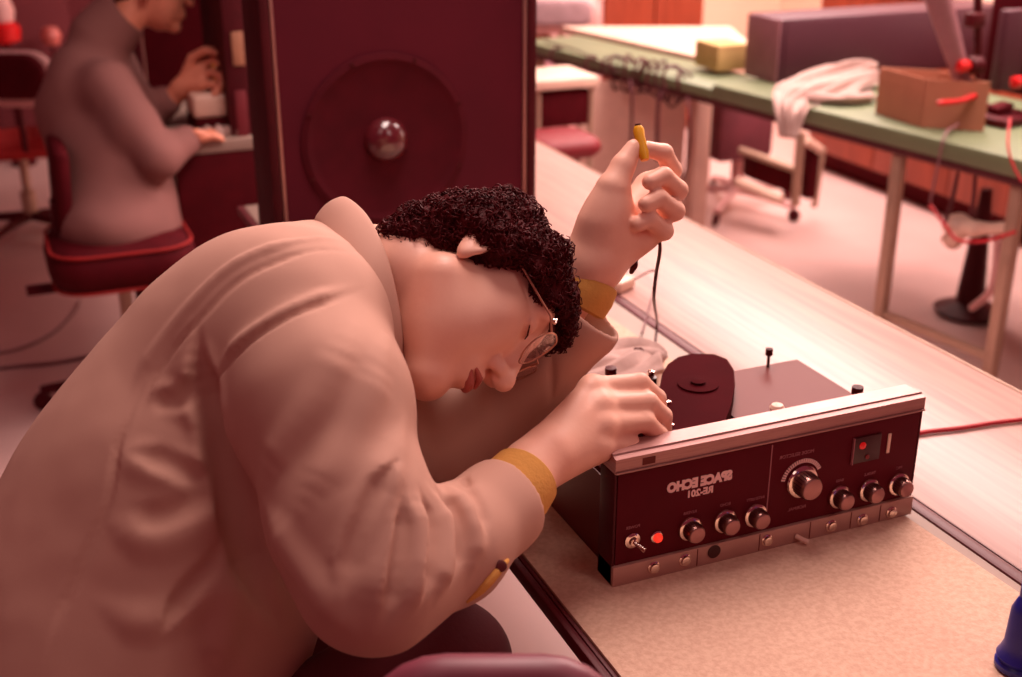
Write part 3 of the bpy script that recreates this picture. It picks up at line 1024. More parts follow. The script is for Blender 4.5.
wire('test_lead', [gyw(630, 80, -.03), gyw(632, 100, -.05), gyw(631, 150, -.05)], .0055, M['cable_black'], 'dark test lead hanging straight down, leftmost under the cable tangle')
wire('test_lead', [gyw(662, 90, -.03), gyw(658, 108, -.05), gyw(657, 160, -.05)], .0075, M['cable_black'], 'thick dark test lead hanging behind the raised fingers, middle of three')
wire('test_lead', [gyw(687, 97, -.03), gyw(690, 120, -.05), gyw(688, 160, -.06), gyw(680, 190, -.06)], .0055, M['cable_black'], 'dark curved test lead, rightmost of three under the cable tangle')

# ------------------------------------------------------------------ far furniture
ft = thing('far_table', 'wide white topped table in front of the orange cupboards', 'table', (2.6, 5.1, 0))
f1, f2 = atz(520, 62, .75), atz(745, 62, .75)
fd = unit(f2 - f1); fn = np.array([-fd[1], fd[0], 0])
poly = [f1 - fd * .5, f2 + fd * .10, f2 + fd * .10 + fn * .95, f1 - fd * .5 + fn * .95]


def clip_half(P, o, nrm):
    out = []
    for i in range(len(P)):
        a, b = P[i], P[(i + 1) % len(P)]
        da, db = (a - o) @ nrm, (b - o) @ nrm
        if da >= 0:
            out.append(a)
        if (da >= 0) != (db >= 0):
            out.append(a + (b - a) * da / (da - db))
    return out


poly = clip_half(poly, gp(0, .33, .75), gn)
MB().prism([np.array([*q[:2], .72]) for q in poly], (0, 0, .03)).build('table_top', M['white_plastic'], ft, smooth=False)


def t_px(px):
    ts_ = np.linspace(-1, 3, 1600)
    return min(ts_, key=lambda t: abs(511 + F * ((f1 + fn * .06 + fd * t - EYE) @ RGT) / ((f1 + fn * .06 + fd * t - EYE) @ FWD) - px))


ta, tb_ = t_px(582), t_px(689)
a, b = f1 + fn * .06 + fd * ta, f1 + fn * .06 + fd * tb_
MB().prism([np.array([*a[:2], .05]), np.array([*b[:2], .05]), np.array([*b[:2], .668]), np.array([*a[:2], .668])], fn * .02).build('modesty_panel', M['grey_panel'], ft, smooth=False)
for q in (f1 + fn * .06 + fd * t_px(703), f1 + fn * .85 + fd * (ta + .6), f1 + fn * .85 + fd * t_px(700)):
    MB().box((q[0] - .035, q[1] - .035, 0), (q[0] + .035, q[1] + .035, .719), .004).build('leg', M['grey_panel'], ft)
# orange cupboards behind
c0 = aty(602, 20, 6.0); c9 = aty(704, 20, 6.0)
oc = thing('cupboard', 'orange wood cupboard standing behind the white topped table', 'cupboard', (c0[0] + .4, 5.95, 0))
MB().box((c0[0] - .30, 6.02, 0), (c9[0], 6.45, 1.35), .004).build('carcass', M['orange_wood'], oc)
for k in range(3):
    w = (c9[0] - c0[0] + .30) / 3
    x = c0[0] - .30 + w * k
    d = MB().box((x + .006, 6.002, .06), (x + w - .006, 6.019, 1.33), .003).build('door', M['orange_wood'] if k else M['pink_rim'], oc)
    MB().tube([(x + w - .03, 5.99, .80), (x + w - .03, 5.99, .92)], .006, 8).build('handle', M['steel'], d)
# orange cupboards along the right wall
rw = thing('low_cupboard', 'long orange wood low cupboard behind the green table legs', 'cupboard', (4.0, 3.8, 0))
MB().box((3.74, 2.0, .10), (4.25, 5.0, .92), .004).build('carcass', M['orange_wood'], rw)
MB().box((3.80, 2.0, 0), (4.2, 5.0, .0995), 0).build('plinth', M['maroon'], rw)
for k in range(6):
    MB().box((3.722, 2.0 + .5 * k + .004, .11), (3.739, 2.5 + .5 * k - .004, .905), .002).build('door', M['orange_wood'], rw)
MB().box((3.70, 2.0, .921), (4.27, 5.0, .95), .004).build('worktop', M['white_plastic'], rw)


# chairs
def star_base(t, c, r, mat, n=5, rot=.3):
    for k in range(n):
        a = rot + 2 * PI * k / n
        d = np.array([math.cos(a), math.sin(a), 0])
        lg = MB().tube([c + [0, 0, .09], c + d * r * .5 + [0, 0, .085], c + d * r + [0, 0, .062]], [.02, .017, .013], 10).build('leg', mat, t)
        e = c + d * r
        MB().lathe(e + np.array([0, 0, .027]) - np.cross(d, [0, 0, 1]) * .01, np.cross(d, [0, 0, 1]), [(.022, 0), (.027, .003), (.027, .018), (.022, .021)], 16).build('caster', M['dark_metal'], lg)


# other worker's chair
ch = thing('office_chair', 'black swivel chair with red piping under the seated background worker', 'chair', (.17, 3.42, 0))
SC = np.array([.265, 3.42, .475])
def ring(c, ax, ay, hx, hy, r, corner=.06, n=6, closed=True):
    pts = []
    for sx, sy, a0 in ((1, 1, 0), (-1, 1, 90), (-1, -1, 180), (1, -1, 270)):
        for k in range(n + 1):
            a = math.radians(a0 + 90 * k / n)
            pts.append(c + ax * (sx * (hx - corner) + corner * math.cos(a)) + ay * (sy * (hy - corner) + corner * math.sin(a)))
    return pts


ex, ey, ez = np.eye(3)
def rounded_pad(c, ax, ay, hx, hy, th, corner, mat, name, parent, label=None):
    az = np.cross(ax, ay); V, Fc = [], []
    prof = [(0.0, -th), (.6, -th), (.86, -th * .85), (.97, -th * .45), (1, 0), (.97, th * .45), (.86, th * .85), (.6, th), (0.0, th)]
    rings = []
    for f, z in prof:
        f = max(f, .02)
        rr = ring(c, ax, ay, hx, hy, 0, corner)
        rings.append([c + (q - c) * f + az * z for q in rr])
    n = len(rings[0])
    for r_ in rings:
        V += r_
    for i in range(len(rings) - 1):
        for j in range(n):
            Fc.append([i * n + j, i * n + (j + 1) % n, (i + 1) * n + (j + 1) % n, (i + 1) * n + j])
    Fc.append(list(range(n))); Fc.append([(len(rings) - 1) * n + j for j in range(n)][::-1])
    o = link_mesh(name, V, Fc, mat, parent, True, None)
    if label:
        o['label'] = label
    return o



st = rounded_pad(SC, ex, ey, .195, .20, .068, .10, M['maroon'], 'seat', ch)
for z in (.050, -.050):
    MB().tube(ring(SC + [0, 0, z], ex, ey, .184, .189, .006, .095), .0045, 8, closed=True).build('piping', M['red_fabric'], st)['label'] = 'red piping'
BC = aty(60, 184, 3.52)
bk = MB().obox(BC, [(0, 1, 0), (.05, 0, 1), (1, 0, -.05)], [.13, .12, .022], .024, 4).build('backrest', M['maroon'], ch)
MB().obox((BC[0] - .03, 3.45, .52), [(1, 0, 0), (0, 1, 0), (0, 0, 1)], [.006, .03, .11], .002).build('back_bar', M['dark_metal'], ch)
MB().obox((.12, 3.42, .395), [(1, 0, 0), (0, 1, 0), (0, 0, 1)], [.11, .03, .006], .002).build('seat_bar', M['dark_metal'], ch)
MB().lathe((.265, 3.42, .09), ez, [(.03, 0), (.03, .14), (.018, .15), (.018, .34)], 20).build('post', M['steel'], ch)
star_base(ch, np.array([.265, 3.42, 0]), .27, M['dark_metal'])

# chair at the far left
cl = thing('office_chair', 'swivel chair with pale shelled backrest and red seat, far left', 'chair', (-.02, 5.2, 0))
bc = aty(15, 78, 5.05)
V = MB().obox(bc, [RGT, (0, 0, 1), (RGT[1], -RGT[0], 0)], [.155, .115, .022], .10 * .2, 5)
pad = []
sd = [rbox(bc, [RGT, ez, np.array([RGT[1], -RGT[0], 0])], [.165, .12, .035], .035)]
P = [rbox(bc, [unit(RGT), ez, unit(np.cross(RGT, ez))], [.175, .125, .030], .029)]


sh = rounded_pad(bc + FWD * .02, unit(RGT), ez, .150, .108, .020, .09, M['pink_rim'], 'backrest_shell', cl, 'pale backrest shell')
rounded_pad(bc - FWD * .022, unit(RGT), ez, .128, .086, .024, .075, M['maroon'], 'cushion', sh)
MB().tube([bc + [0, .06, -.08], bc + [0, .06, -.30], bc + [0, .2, -.34]], .012, 10).build('back_bar', M['dark_metal'], cl)
sc = aty(20, 143, 5.3)
rounded_pad(sc, ex, ey, .22, .20, .035, .10, M['red_fabric'], 'seat', cl, 'red seat')
MB().lathe((sc[0], sc[1], .09), ez, [(.03, 0), (.03, .1), (.018, .11), (.018, sc[2] - .12)], 16).build('post', M['steel'], cl)
star_base(cl, np.array([sc[0], sc[1], 0]), .28, M['dark_metal'])

# low dark cabinet and red bin against the far wall
lc = thing('low_cabinet', 'dark cabinet against the far wall above the pale backed chair', 'cabinet', (-.3, 7.1, 0))
MB().box((-2.3, 6.75, 0), (.42, 7.28, 1.02), .006).build('carcass', M['wall_dark'], lc)
MB().box((-2.3, 6.72, 1.021), (.42, 7.28, 1.6), .006).build('upper_cabinet', M['cab'], lc)
for k in range(4):
    MB().box((-2.28 + .675 * k, 6.735, .05), (-1.625 + .675 * k, 6.749, 1.0), .003).build('door', M['wall_dark'], lc)
q = aty(5, 34, 6.6)
rb_ = thing('red_lamp', 'red and pale rounded object above the pale backed chair, far left', 'object', q)
q2 = aty(2, 20, 6.6)
MB().lathe(q - [0, 0, .05], ez, [(.03, 0), (.07, .02), (.075, .08), (.05, .11)], 20).build('red_shell', M['red'], rb_)
MB().lathe(q + [0, 0, .061], ez, [(.05, 0), (.06, .05), (.04, .12), (.0, .15)], 20).build('pale_top', M['pink_rim'], rb_)
MB().lathe((q[0], q[1], 0), ez, [(.06, 0), (.06, .02), (.015, .03), (.015, q[2] - .052)], 16).build('pole', M['dark_metal'], rb_)
q = aty(51, 36, 6.6)
pk = thing('pink_globe', 'small orange pink globe beside the collar of the background worker', 'lamp', q)
MB().lathe(q - [0, 0, .05], ez, [(.0, 0), (.035, .01), (.05, .05), (.035, .09), (0, .10)], 20).build('globe', material('pink globe', '#c06058', .5), pk)
MB().lathe((q[0], q[1], 0), ez, [(.06, 0), (.06, .02), (.01, .03), (.01, q[2] - .048)], 16).build('pole', M['dark_metal'], pk)

# chair behind the far table
fc = aty(560, 14, 5.35)
fch = thing('shell_chair', 'grey backed chair behind the far white table', 'chair', (fc[0], fc[1] + .2, 0))
s_ = rounded_pad(fc + FWD * .02, unit(RGT), ez, .19, .085, .022, .08, M['pink_rim'], 'backrest_shell', fch)
rounded_pad(fc - FWD * .02, unit(RGT), ez, .15, .06, .02, .05, material('grey cushion', '#a08084', .8), 'cushion', s_)
rounded_pad(np.array([fc[0] + .05, fc[1] + .23, .46]), ex, ey, .21, .20, .03, .08, M['mauve_end'], 'seat', fch)
MB().tube([fc + [0.02, .03, -.05], (fc[0] + .02, fc[1] + .04, .45), (fc[0] + .05, fc[1] + .2, .425)], .014, 8).build('back_bar', M['steel'], fch)
for sx in (-.17, .17):
    for sy in (-.16, .16):
        MB().tube([(fc[0] + .05 + sx * .8, fc[1] + .23 + sy * .8, .43), (fc[0] + .05 + sx, fc[1] + .23 + sy, 0)], .011, 8).build('leg', M['steel'], fch)

# stool under the far table (white top, red seat behind it)
wt = thing('white_stool', 'white topped trolley at the left under the far table', 'trolley', aty(555, 130, 3.95) * [1, 1, 0])
q = aty(553, 78, 3.9)
MB().obox(q, [(1, 0, 0), (0, 1, 0), ez], [.12, .12, .018], .006).build('top', M['white_plastic'], wt)
MB().obox(q - [0, 0, .09], [(1, 0, 0), (0, 1, 0), ez], [.10, .10, .06], .006).build('box', M['maroon'], wt)
for sx in (-.1, .1):
    for sy in (-.1, .1):
        MB().tube([(q[0] + sx, q[1] + sy, q[2] - .02), (q[0] + sx, q[1] + sy, 0)], .010, 8).build('leg', M['steel'], wt)
q = aty(556, 144, 3.62)
rs = thing('red_stool', 'red stool between the loudspeaker and the raised hand', 'stool', (q[0], q[1], 0))
rounded_pad(q, ex, ey, .13, .12, .035, .06, material('dull red vinyl', '#7c1620', .6), 'seat', rs)
for k in range(4):
    a = PI / 4 + PI / 2 * k
    MB().tube([(q[0] + .07 * math.cos(a), q[1] + .07 * math.sin(a), q[2] - .03), (q[0] + .15 * math.cos(a), q[1] + .15 * math.sin(a), 0)], .010, 8).build('leg', M['dark_metal'], rs)

# dark frame chair by the orange low cupboard
fr = thing('frame_chair', 'dark padded swivel chair with pale metal frame below the hanging cloth', 'chair', (2.95, 4.5, 0))


def rod_px(name, pix, Y, r, mat, par):
    return MB().tube([aty(x, y, Y + dy) for x, y, dy in pix], r, 10).build(name, mat, par)


rod_px('side_post', [(801, 132, 0), (795, 205, 0)], 4.1, .020, M['steel'], fr)
rod_px('side_post', [(823, 148, .1), (814, 207, .1)], 4.1, .014, M['steel'], fr)
rod_px('armrest', [(740, 150, .25), (797, 170, 0)], 4.1, .016, M['steel'], fr)
rod_px('lower_rail', [(737, 182, .2), (782, 200, 0)], 4.1, .022, M['white_plastic'], fr)
rod_px('top_rail', [(806, 140, 0), (820, 150, 0)], 4.1, .018, M['white_plastic'], fr)
q = aty(768, 172, 4.25)
MB().obox(q, [unit(aty(797, 170, 4.1) - aty(740, 150, 4.35)), ey, ez], [.095, .05, .055], .01).build('pad', M['maroon'], fr)
q = aty(810, 172, 4.13)
MB().obox(q, [ex, ey, ez], [.022, .03, .11], .006).build('side_panel', M['maroon'], fr)
q = aty(738, 128, 4.5)
MB().obox(q, [ex, ey, ez], [.14, .08, .13], .03).build('seat', material('dusky pad', '#6a2a34', .7), fr)
star = atz(735, 208, .0)
star_base(fr, star, .30, M['pink_rim'], rot=.1)
MB().lathe(star + [0, 0, .09], ez, [(.03, 0), (.03, .20), (.05, .22), (.05, .24)], 16).build('post', M['pink_rim'], fr)


# floor cables
wire('floor_cable', [atz(-30, 372, .006), atz(20, 366, .006), atz(60, 362, .006), atz(110, 352, .006), atz(160, 340, .006)], .006, M['cable_grey'], 'grey cable on the floor at the left, the nearer of two', n=6)
wire('floor_cable', [atz(-30, 356, .005), atz(15, 350, .005), atz(50, 335, .005), atz(72, 315, .005), atz(80, 300, .005)], .005, M['cable_grey'], 'grey cable on the floor curving up behind the swivel chair', n=6)
wire('red_cable', [atz(905, 437, .7545), atz(925, 432, .7545), atz(960, 428, .7545), atz(1000, 422, .7545), atz(1040, 418, .7545)], .0035, M['cable_red'], 'red cable lying across the pale side bench at the right')

# chair back at the bottom of the picture
nc = thing('near_chair', 'purple brown vinyl chair back at the bottom edge of the picture', 'chair', (.32, .72, 0))
c = at(494, 745, .97)
rounded_pad(c, unit(RGT), unit(UPV + [0, 0, .6]), .112, .074, .022, .073, M['mauve_vinyl'], 'backrest', nc)
ccx, ccy = c[0], c[1]
MB().tube([c + [0, 0, -.05], (ccx, ccy - .03, .5), (ccx, ccy - .1, .47)], .012, 10).build('back_bar', M['steel'], nc)
rounded_pad(np.array([ccx - .02, ccy - .22, .50]), ex, ey, .19, .18, .03, .08, M['mauve_vinyl'], 'seat', nc)
MB().lathe((ccx - .02, ccy - .22, .09), ez, [(.028, 0), (.028, .2), (.018, .21), (.018, .385)], 16).build('post', M['steel'], nc)
star_base(nc, np.array([ccx - .02, ccy - .22, 0]), .25, M['dark_metal'])

# blue bottle at the right edge
bb = atz(1018, 668, .754)
bl = thing('blue_bottle', 'blue plastic bottle standing on the mat at the lower right corner', 'bottle', bb)
body = MB().lathe(bb, ez, [(.020, 0), (.024, .003), (.024, .008), (.021, .011), (.0235, .016), (.021, .021), (.018, .03), (.0165, .07), (.012, .082), (.009, .086)], 28).build('bottle_body', M['blue'], bl)
MB().lathe(bb + [0, 0, .0865], ez, [(.011, 0), (.011, .018), (.007, .024), (.003, .045), (0, .046)], 24).build('cap', M['blue'], bl)
# ------------------------------------------------------------------ the opened echo unit
ut = thing('echo_unit', 'opened tape echo unit with black control panel and chrome knobs on the speckled mat', 'audio unit', (.78, 1.15, .754))
OX, OY, OZ = .571, 1.05, .75


def U(u, v, out=0.):
    return np.array([OX + u, OY - out, OZ + v])


def ubox(mb, u0, u1, v0, v1, o0, o1, bev=.001):
    return mb.box(U(u0, v0, o0), U(u1, v1, o1), bev)


PW = .413
fp = ubox(MB(), 0, PW, .030, .1465, -.003, 0, .0004).build('control_panel', M['panel_black'], ut)
ubox(MB(), .199, .2005, .034, .143, .0001, .0006, 0).build('divider_line', M['print_dim'], fp)
tb = MB()
tb.prism([U(-.004, .147, .001), U(-.004, .165, .001), U(-.004, .1665, -.006), U(-.004, .1685, -.007), U(-.004, .1685, -.016), U(-.004, .1665, -.017), U(-.004, .1665, -.036), U(-.004, .147, -.036)], (PW + .008, 0, 0))
top = tb.build('top_bar', M['panel_silver'], ut, angle=20)
ubox(MB(), -.004, PW + .004, .1475, .1495, .0012, .0035, .0005).build('lip', M['panel_silver'], top)
ubox(MB(), .029, .045, .1525, .161, .0011, .0015, 0).build('sticker', M['plate'], top)
for u in (-.004, PW + .001):
    ubox(MB(), u, u + .003, .004, .1465, -.035, -.0005, .0005).build('side_flange', M['dark_metal'], ut)
st = ubox(MB(), -.004, PW + .004, .004, .0295, -.034, .004, .001).build('jack_strip', M['strip'], ut)
for u in (.105, .190, .262, .322, .366):
    ubox(MB(), u, u + .0012, .006, .0285, .0041, .0044, 0).build('seam', M['plate'], st)

# printed lettering, mirrored as it stands in the picture


def lettering(body, u, v, size, mat, parent, stretch=1.0, bold=.0):
    cu = bpy.data.curves.new('lettering', 'FONT'); cu.body = body; cu.size = size; cu.align_x = 'CENTER'; cu.align_y = 'CENTER'
    cu.extrude = .0002; cu.offset = bold; cu.resolution_u = 3
    tmp = bpy.data.objects.new('lettering_source', cu)
    me = bpy.data.meshes.new_from_object(tmp)
    bpy.data.objects.remove(tmp)
    c = U(u, v, .0003)
    V = [(c[0] - q.co[0] * stretch, c[1] - q.co[2], c[2] + q.co[1]) for q in me.vertices]
    Fc = [list(p.vertices) for p in me.polygons]
    return link_mesh('lettering', V, Fc, mat, parent, False)


lettering('SPACE ECHO', .1050, .1150, .0160, M['print'], fp, .90, .0011)
lettering('RE-201', .1060, .1015, .0120, M['print'], fp, 1.0, .0005)
for txt, u, v in (('POWER', .021, .0755), ('REVERB', .0946, .0775), ('ECHO', .1414, .0775), ('INTENSITY', .1827, .0760), ('BASS', .3024, .0745), ('TREBLE', .3469, .0745), ('MIC', .391, .0735)):
    lettering(txt, u, v, .0052, M['print_dim'], fp)
lettering('MODE SELECTOR', .2355, .1235, .0062, M['print_dim'], fp)
lettering('NORMAL', .243, .0500, .0062, M['print_dim'], fp)


def knob(u, v, r, h):
    c = U(u, v, .0005); ax = np.array([0, -1, 0])
    k = MB().lathe(c, ax, [(r * 1.02, 0), (r * 1.04, .002), (r * .98, .004), (r * .80, .0055)], 36).build('knob', M['chrome'], ut)
    k['label'] = 'chrome skirted knob'
    V = MB(); n = 48
    for i, (rr, hh) in enumerate([(r * .80, .0056), (r * .78, h * .9), (r * .74, h)]):
        pass
    prof = [(r * .78, .0056), (r * .74, h * .86), (r * .66, h)]
    body = MB().lathe(c, ax, prof, 36); body.build('knob_body', M['knob_metal'], k)
    MB().lathe(c, ax, [(r * .64, h + .0002), (r * .64, h + .0010), (r * .58, h + .0014), (0, h + .0014)], 36).build('knob_cap', M['knob_cap'], k)
    # knurling
    kn = MB()
    for j in range(24):
        a = 2 * PI * j / 24; d = np.array([math.cos(a), 0, math.sin(a)])
        kn.tube([c + ax * .006 + d * r * .775, c + ax * h * .86 + d * r * .735], .0006, 4)
    kn.build('knurling', M['knob'], k)
    return k


for u, v in ((.0946, .0575), (.1414, .0568), (.1827, .0550), (.3024, .0535), (.3469, .0531), (.391, .052)):
    knob(u, v, .0150, .018)
kb = knob(.2455, .0860, .0205, .022)
# scale arc round the mode selector
arc = MB()
for k in range(22):
    a = math.radians(28 + k * 6.6)
    c = U(.2455 + .0270 * math.cos(a), .086 + .0270 * math.sin(a), .0004)
    d = np.array([math.cos(a), 0, math.sin(a)]); t = np.array([-d[2], 0, d[0]])
    arc.obox(c, [d, t, (0, 1, 0)], [.0026, .00105, .0003], 0)
arc.build('selector_scale', M['print'], fp)
# power switch and pilot lamp
sw = MB().lathe(U(.0205, .0587, .0003), (0, -1, 0), [(.0095, 0), (.0095, .0015), (.0068, .0025), (.0055, .0028), (.0045, .006)], 24).build('power_switch', M['chrome'], ut)
MB().tube([U(.0205, .0587, .006), U(.025, .0555, .014), U(.0275, .054, .018)], [.0022, .0028, .0036], 12).build('toggle', M['chrome'], sw)
pl = MB().lathe(U(.0514, .0566, .0003), (0, -1, 0), [(.0075, 0), (.0075, .002), (.0060, .003)], 24).build('pilot_lamp', M['chrome'], ut)
MB().lathe(U(.0514, .0566, .0033), (0, -1, 0), [(.0058, 0), (.0055, .003), (.003, .006), (0, .0068)], 20).build('lens', M['lamp_red'], pl)['label'] = 'lit red lens'
# meter window
mw = ubox(MB(), .316, .356, .094, .129, .0002, .0025, .0012).build('meter_window', M['knob'], ut)
MB().lathe(U(.3285, .1175, .0026), (0, -1, 0), [(.0048, 0), (.0045, .001), (.002, .0022), (0, .0024)], 20).build('peak_lamp', M['lamp_dim'], mw)
MB().lathe(U(.337, .1010, .0026), (0, -1, 0), [(.003, 0), (.003, .001), (0, .0014)], 16).build('lower_lamp', material('dark red lamp', '#7a1018', .4), mw)
ubox(MB(), .3150, .3162, .094, .129, .0003, .0035, 0).build('window_rim', M['print_dim'], mw)
sl_ = ubox(MB(), .3670, .3715, .0985, .1250, .0002, .0016, .001).build('light_slot', M['white_plastic'], ut)
# jacks and screws along the strip
for u, v, kind in ((.048, .0185, 0), (.0888, .0185, 0), (.201, .0180, 0), (.2933, .0165, 0), (.3399, .0145, 0), (.3841, .0145, 0)):
    j = MB().lathe(U(u, v, .0042), (0, -1, 0), [(.0078, 0), (.0078, .001), (.0062, .0018), (.0056, .0045), (.0040, .0050)], 6 if kind else 24).build('jack', M['chrome'], st)
    j['label'] = 'small chrome jack socket'
    MB().lathe(U(u, v, .0080), (0, -1, 0), [(.0035, 0), (.0035, .0013), (0, .0014)], 16).build('hole', M['knob'], j) if False else None
MB().lathe(U(.1279, .0200, .0042), (0, -1, 0), [(.0085, 0), (.0085, .001), (0, .0012)], 24).build('jack_hole', M['knob'], st)
MB().tube([U(.243, .0135, .0042), U(.247, .012, .012), U(.252, .010, .017)], [.003, .003, .0035], 12).build('slide_lever', M['white_plastic'], st)

# chassis behind the panel
cz = OZ + .004
CX0, CX1, CY0, CY1, CZ = .580, .977, 1.087, 1.292, .868
chs = MB()
chs.box((CX0, CY0, cz), (CX1, CY1, cz + .002), 0)
chs.box((CX0, CY0, cz), (CX0 + .002, CY1, CZ - .004), 0)
chs.box((CX1 - .002, CY0, cz), (CX1, CY1, CZ), 0)
chs.box((CX0, CY1 - .002, cz), (CX1, CY1, CZ), 0)
chs.build('chassis', M['plate'], ut, angle=30)
PX = .800
pt = MB().prism([(PX + .02, CY0, CZ), (CX1, CY0, CZ), (CX1, CY1, CZ), (PX + .035, CY1, CZ), (PX + .02, CY1 - .02, CZ), (PX, 1.22, CZ), (PX - .005, 1.15, CZ), (PX, CY0, CZ)], (0, 0, .0025))
dp = pt.build('deck_plate', M['plate'], ut, smooth=False)
# dark tape tank cover left of the plate
tp = [np.array([*atz(x, y, .893)[:2], .845]) for x, y in ((662, 374), (668, 364), (678, 357), (692, 353.5), (714, 354), (727, 359), (734, 370), (735, 385), (731, 405), (724, 424), (700, 440), (672, 436), (661, 420), (658, 396))]
tk = MB().prism(tp, (0, 0, .048)).build('tape_tank', M['dull'], ut, angle=50)
rc = atz(698, 385, .893)
MB().lathe((rc[0], rc[1], .8935), ez, [(.026, 0), (.026, .002), (.008, .003), (.010, .006), (0, .007)], 36).build('reel', M['dull'], tk)
MB().box((.60, 1.10, .84), (.655, 1.28, .85), .002).build('circuit_board', M['maroon'], ut)
# stand off posts
q1 = aty(860, 391, 1.105)
for x, y, z0, z1, r in ((.925, 1.286, CZ, .897, .0030), (q1[0] - .004, 1.105, CZ, q1[2] + .006, .0042), (.688, 1.296, .80, .905, .0045)):
    MB().lathe((x, y, z0 + .0005), ez, [(r * .7, 0), (r * .7, z1 - z0 - .010), (r * 1.7, z1 - z0 - .0095), (r * 1.7, z1 - z0), (0, z1 - z0 + .001)], 14).build('stand_off', M['dark_metal'], ut)
q = atz(777, 409, .885)
MB().lathe((q[0], q[1], CZ + .003), ez, [(.0035, 0), (.0035, .012), (.0085, .013), (.0095, .016), (.007, .020), (0, .0215)], 20).build('white_knob', M['white_plastic'], dp)['label'] = 'white round knob'
q = atz(699, 424, .885)
MB().lathe((q[0], q[1], .850), ez, [(.005, 0), (.005, .028), (.0125, .030), (.014, .036), (.011, .041), (0, .042)], 24).build('white_cap', M['white_plastic'], ut)['label'] = 'pale round cap'
for x, y, dx, s in ((655, 393, 0, 1.), (662, 415, .004, .8), (651, 372, -.004, .9), (668, 402, 0, .7), (671, 425, 0, .7), (646, 380, 0, .8)):
    q = atz(x, y, .895)
    sl2 = MB().lathe((q[0], q[1], .80), ez, [(.004 * s, 0), (.004 * s, .075), (.009 * s, .076), (.009 * s, .088), (.005 * s, .089)], 14).build('terminal', M['knob'], ut)
    MB().lathe((q[0], q[1], .8895), ez, [(.0045 * s, 0), (.0055 * s, .003), (.0050 * s, .007), (0, .008)], 14).build('tip', M['chrome'] if s < 1 else M['white_plastic'], sl2)
hs = MB()
for k in range(7):
    a = np.array([.612 + .012 * k, 1.26 - .02 * k, .852]); hs.tube(smoothline([a, a + [.01, -.03, .028], a + [.03, -.05, .01], a + [.035, -.07, -.0]], 5), .0016, 6)
hs.build('wiring', M['cable_red'], ut)

# things round the unit
q = atz(640, 352, .80)
fcm = MB(); 
for k, (x, y, z) in enumerate(((625, 350, .775), (640, 356, .79), (652, 366, .80))):
    p = atz(x, y, z); fcm.obox(p, [(1, .3, 0), (-.3, 1, .4), (0, -.4, 1)], [.016, .006, .012], .003)
clip = MB()
p0 = atz(622, 348, .775)
clip.tube([p0, atz(636, 351, .79), atz(642, 354, .785)], [.002, .006, .008], 10)
clip.tube([atz(640, 350, .795), atz(642, 362, .765)], [.005, .003], 8)
tag(clip.build('crocodile_clip', M['dark_metal']), 'small black clip standing on the white cloth behind the unit', 'clip')
rag = cloth('white_cloth', [atz(570, 392, .775), atz(592, 378, .785), atz(615, 368, .790), atz(640, 362, .780), atz(655, 372, .765)], [.035, .06, .065, .055, .03], np.array([0., 0, 1.]), M['cloth'], amp=.014, seed=5, n=18)
tag(rag, 'crumpled white cloth on the mat behind the working hand', 'cloth')
pg = atz(622, 284, .762)
plug = thing('plug', 'small pale plug lying on the bench below the raised wrist', 'plug', pg)
MB().obox(pg, [(1, .5, 0), (-.5, 1, 0), ez], [.026, .014, .011], .005, 3).build('plug_body', M['white_plastic'], plug)
w_ = smoothline([pg + [.02, .0, .004], pg + [.05, -.04, .03], atz(646, 318, .7545), atz(642, 333, .757)], 8)
MB().tube(w_, .0018, 6).build('lead', M['cable_grey'], plug)
# lead hanging from the raised hand
hl = [at(652, 226, 1.452), at(658, 236, 1.455), at(660, 250, 1.46), at(656, 275, 1.50), at(654, 300, 1.55), atz(657, 322, .80), atz(655, 345, .757)]
wire('probe_lead', hl, .0022, M['cable_black'], 'thin dark lead hanging from the raised fist down to the bench')
hl2 = [at(644, 246, 1.465), at(640, 252, 1.47), at(636, 262, 1.48)]
wl = thing('probe_plug', 'short dark plug dangling just below the raised fist', 'plug', hl2[0])
MB().tube(smoothline(hl2, 5), .0020, 8).build('lead', M['cable_black'], wl)
MB().tube([at(636, 262, 1.48), at(634, 266, 1.484), at(631, 273, 1.49)], [.003, .0048, .0025], 12).build('plug_body', M['dark_metal'], wl)
# yellow tool between thumb and finger
tl = thing('trimming_tool', 'short yellow tool pinched upright between raised thumb and forefinger', 'tool', at(640, 150, 1.435))
MB().tube([at(638, 126, 1.438), at(638.5, 130, 1.438), at(640, 138, 1.437), at(643, 152, 1.434), at(645, 160, 1.432)], [.0045, .0068, .0062, .0072, .005], 14).build('handle', M['yellow'], tl)
MB().tube([at(637.7, 124, 1.438), at(638, 126, 1.438)], .0035, 10).build('tip', M['dark_metal'], tl)
# soldering probe in the lower hand
pr = thing('probe', 'slim dark probe held in the lower hand inside the unit', 'tool', at(660, 425, 1.43))
MB().tube([at(640, 398, 1.425), at(662, 420, 1.445), at(672, 432, 1.455)], [.0045, .004, .0015], 12).build('probe_body', M['dark_metal'], pr)
# ------------------------------------------------------------------ people
pw = thing('person', 'person in khaki work jacket bent over the opened unit, one hand raised', 'person', (.1, 1.15, 0))
body = sdf_object('body', body_prims(), .0028, M['skin'], pw)


def fold(p):
    return .0016 * vnoise(p, 14, 1) + .0007 * vnoise(p, 34, 2)


jk = sdf_object('jacket', jacket_prims(), .0033, M['jacket'], pw, disp=fold)
# collar band
rows = collar_mesh(); n = len(rows[0]); V = [q for r_ in rows for q in r_]
Fc = [[i * n + j, i * n + (j + 1) % n, (i + 1) * n + (j + 1) % n, (i + 1) * n + j] for i in range(len(rows) - 1) for j in range(n)]
co = link_mesh('collar', V, Fc, M['jacket'], jk, True, None)
md = co.modifiers.new('thickness', 'SOLIDIFY'); md.thickness = .004; md.offset = 0
md = co.modifiers.new('round', 'SUBSURF'); md.levels = 1; md.render_levels = 2

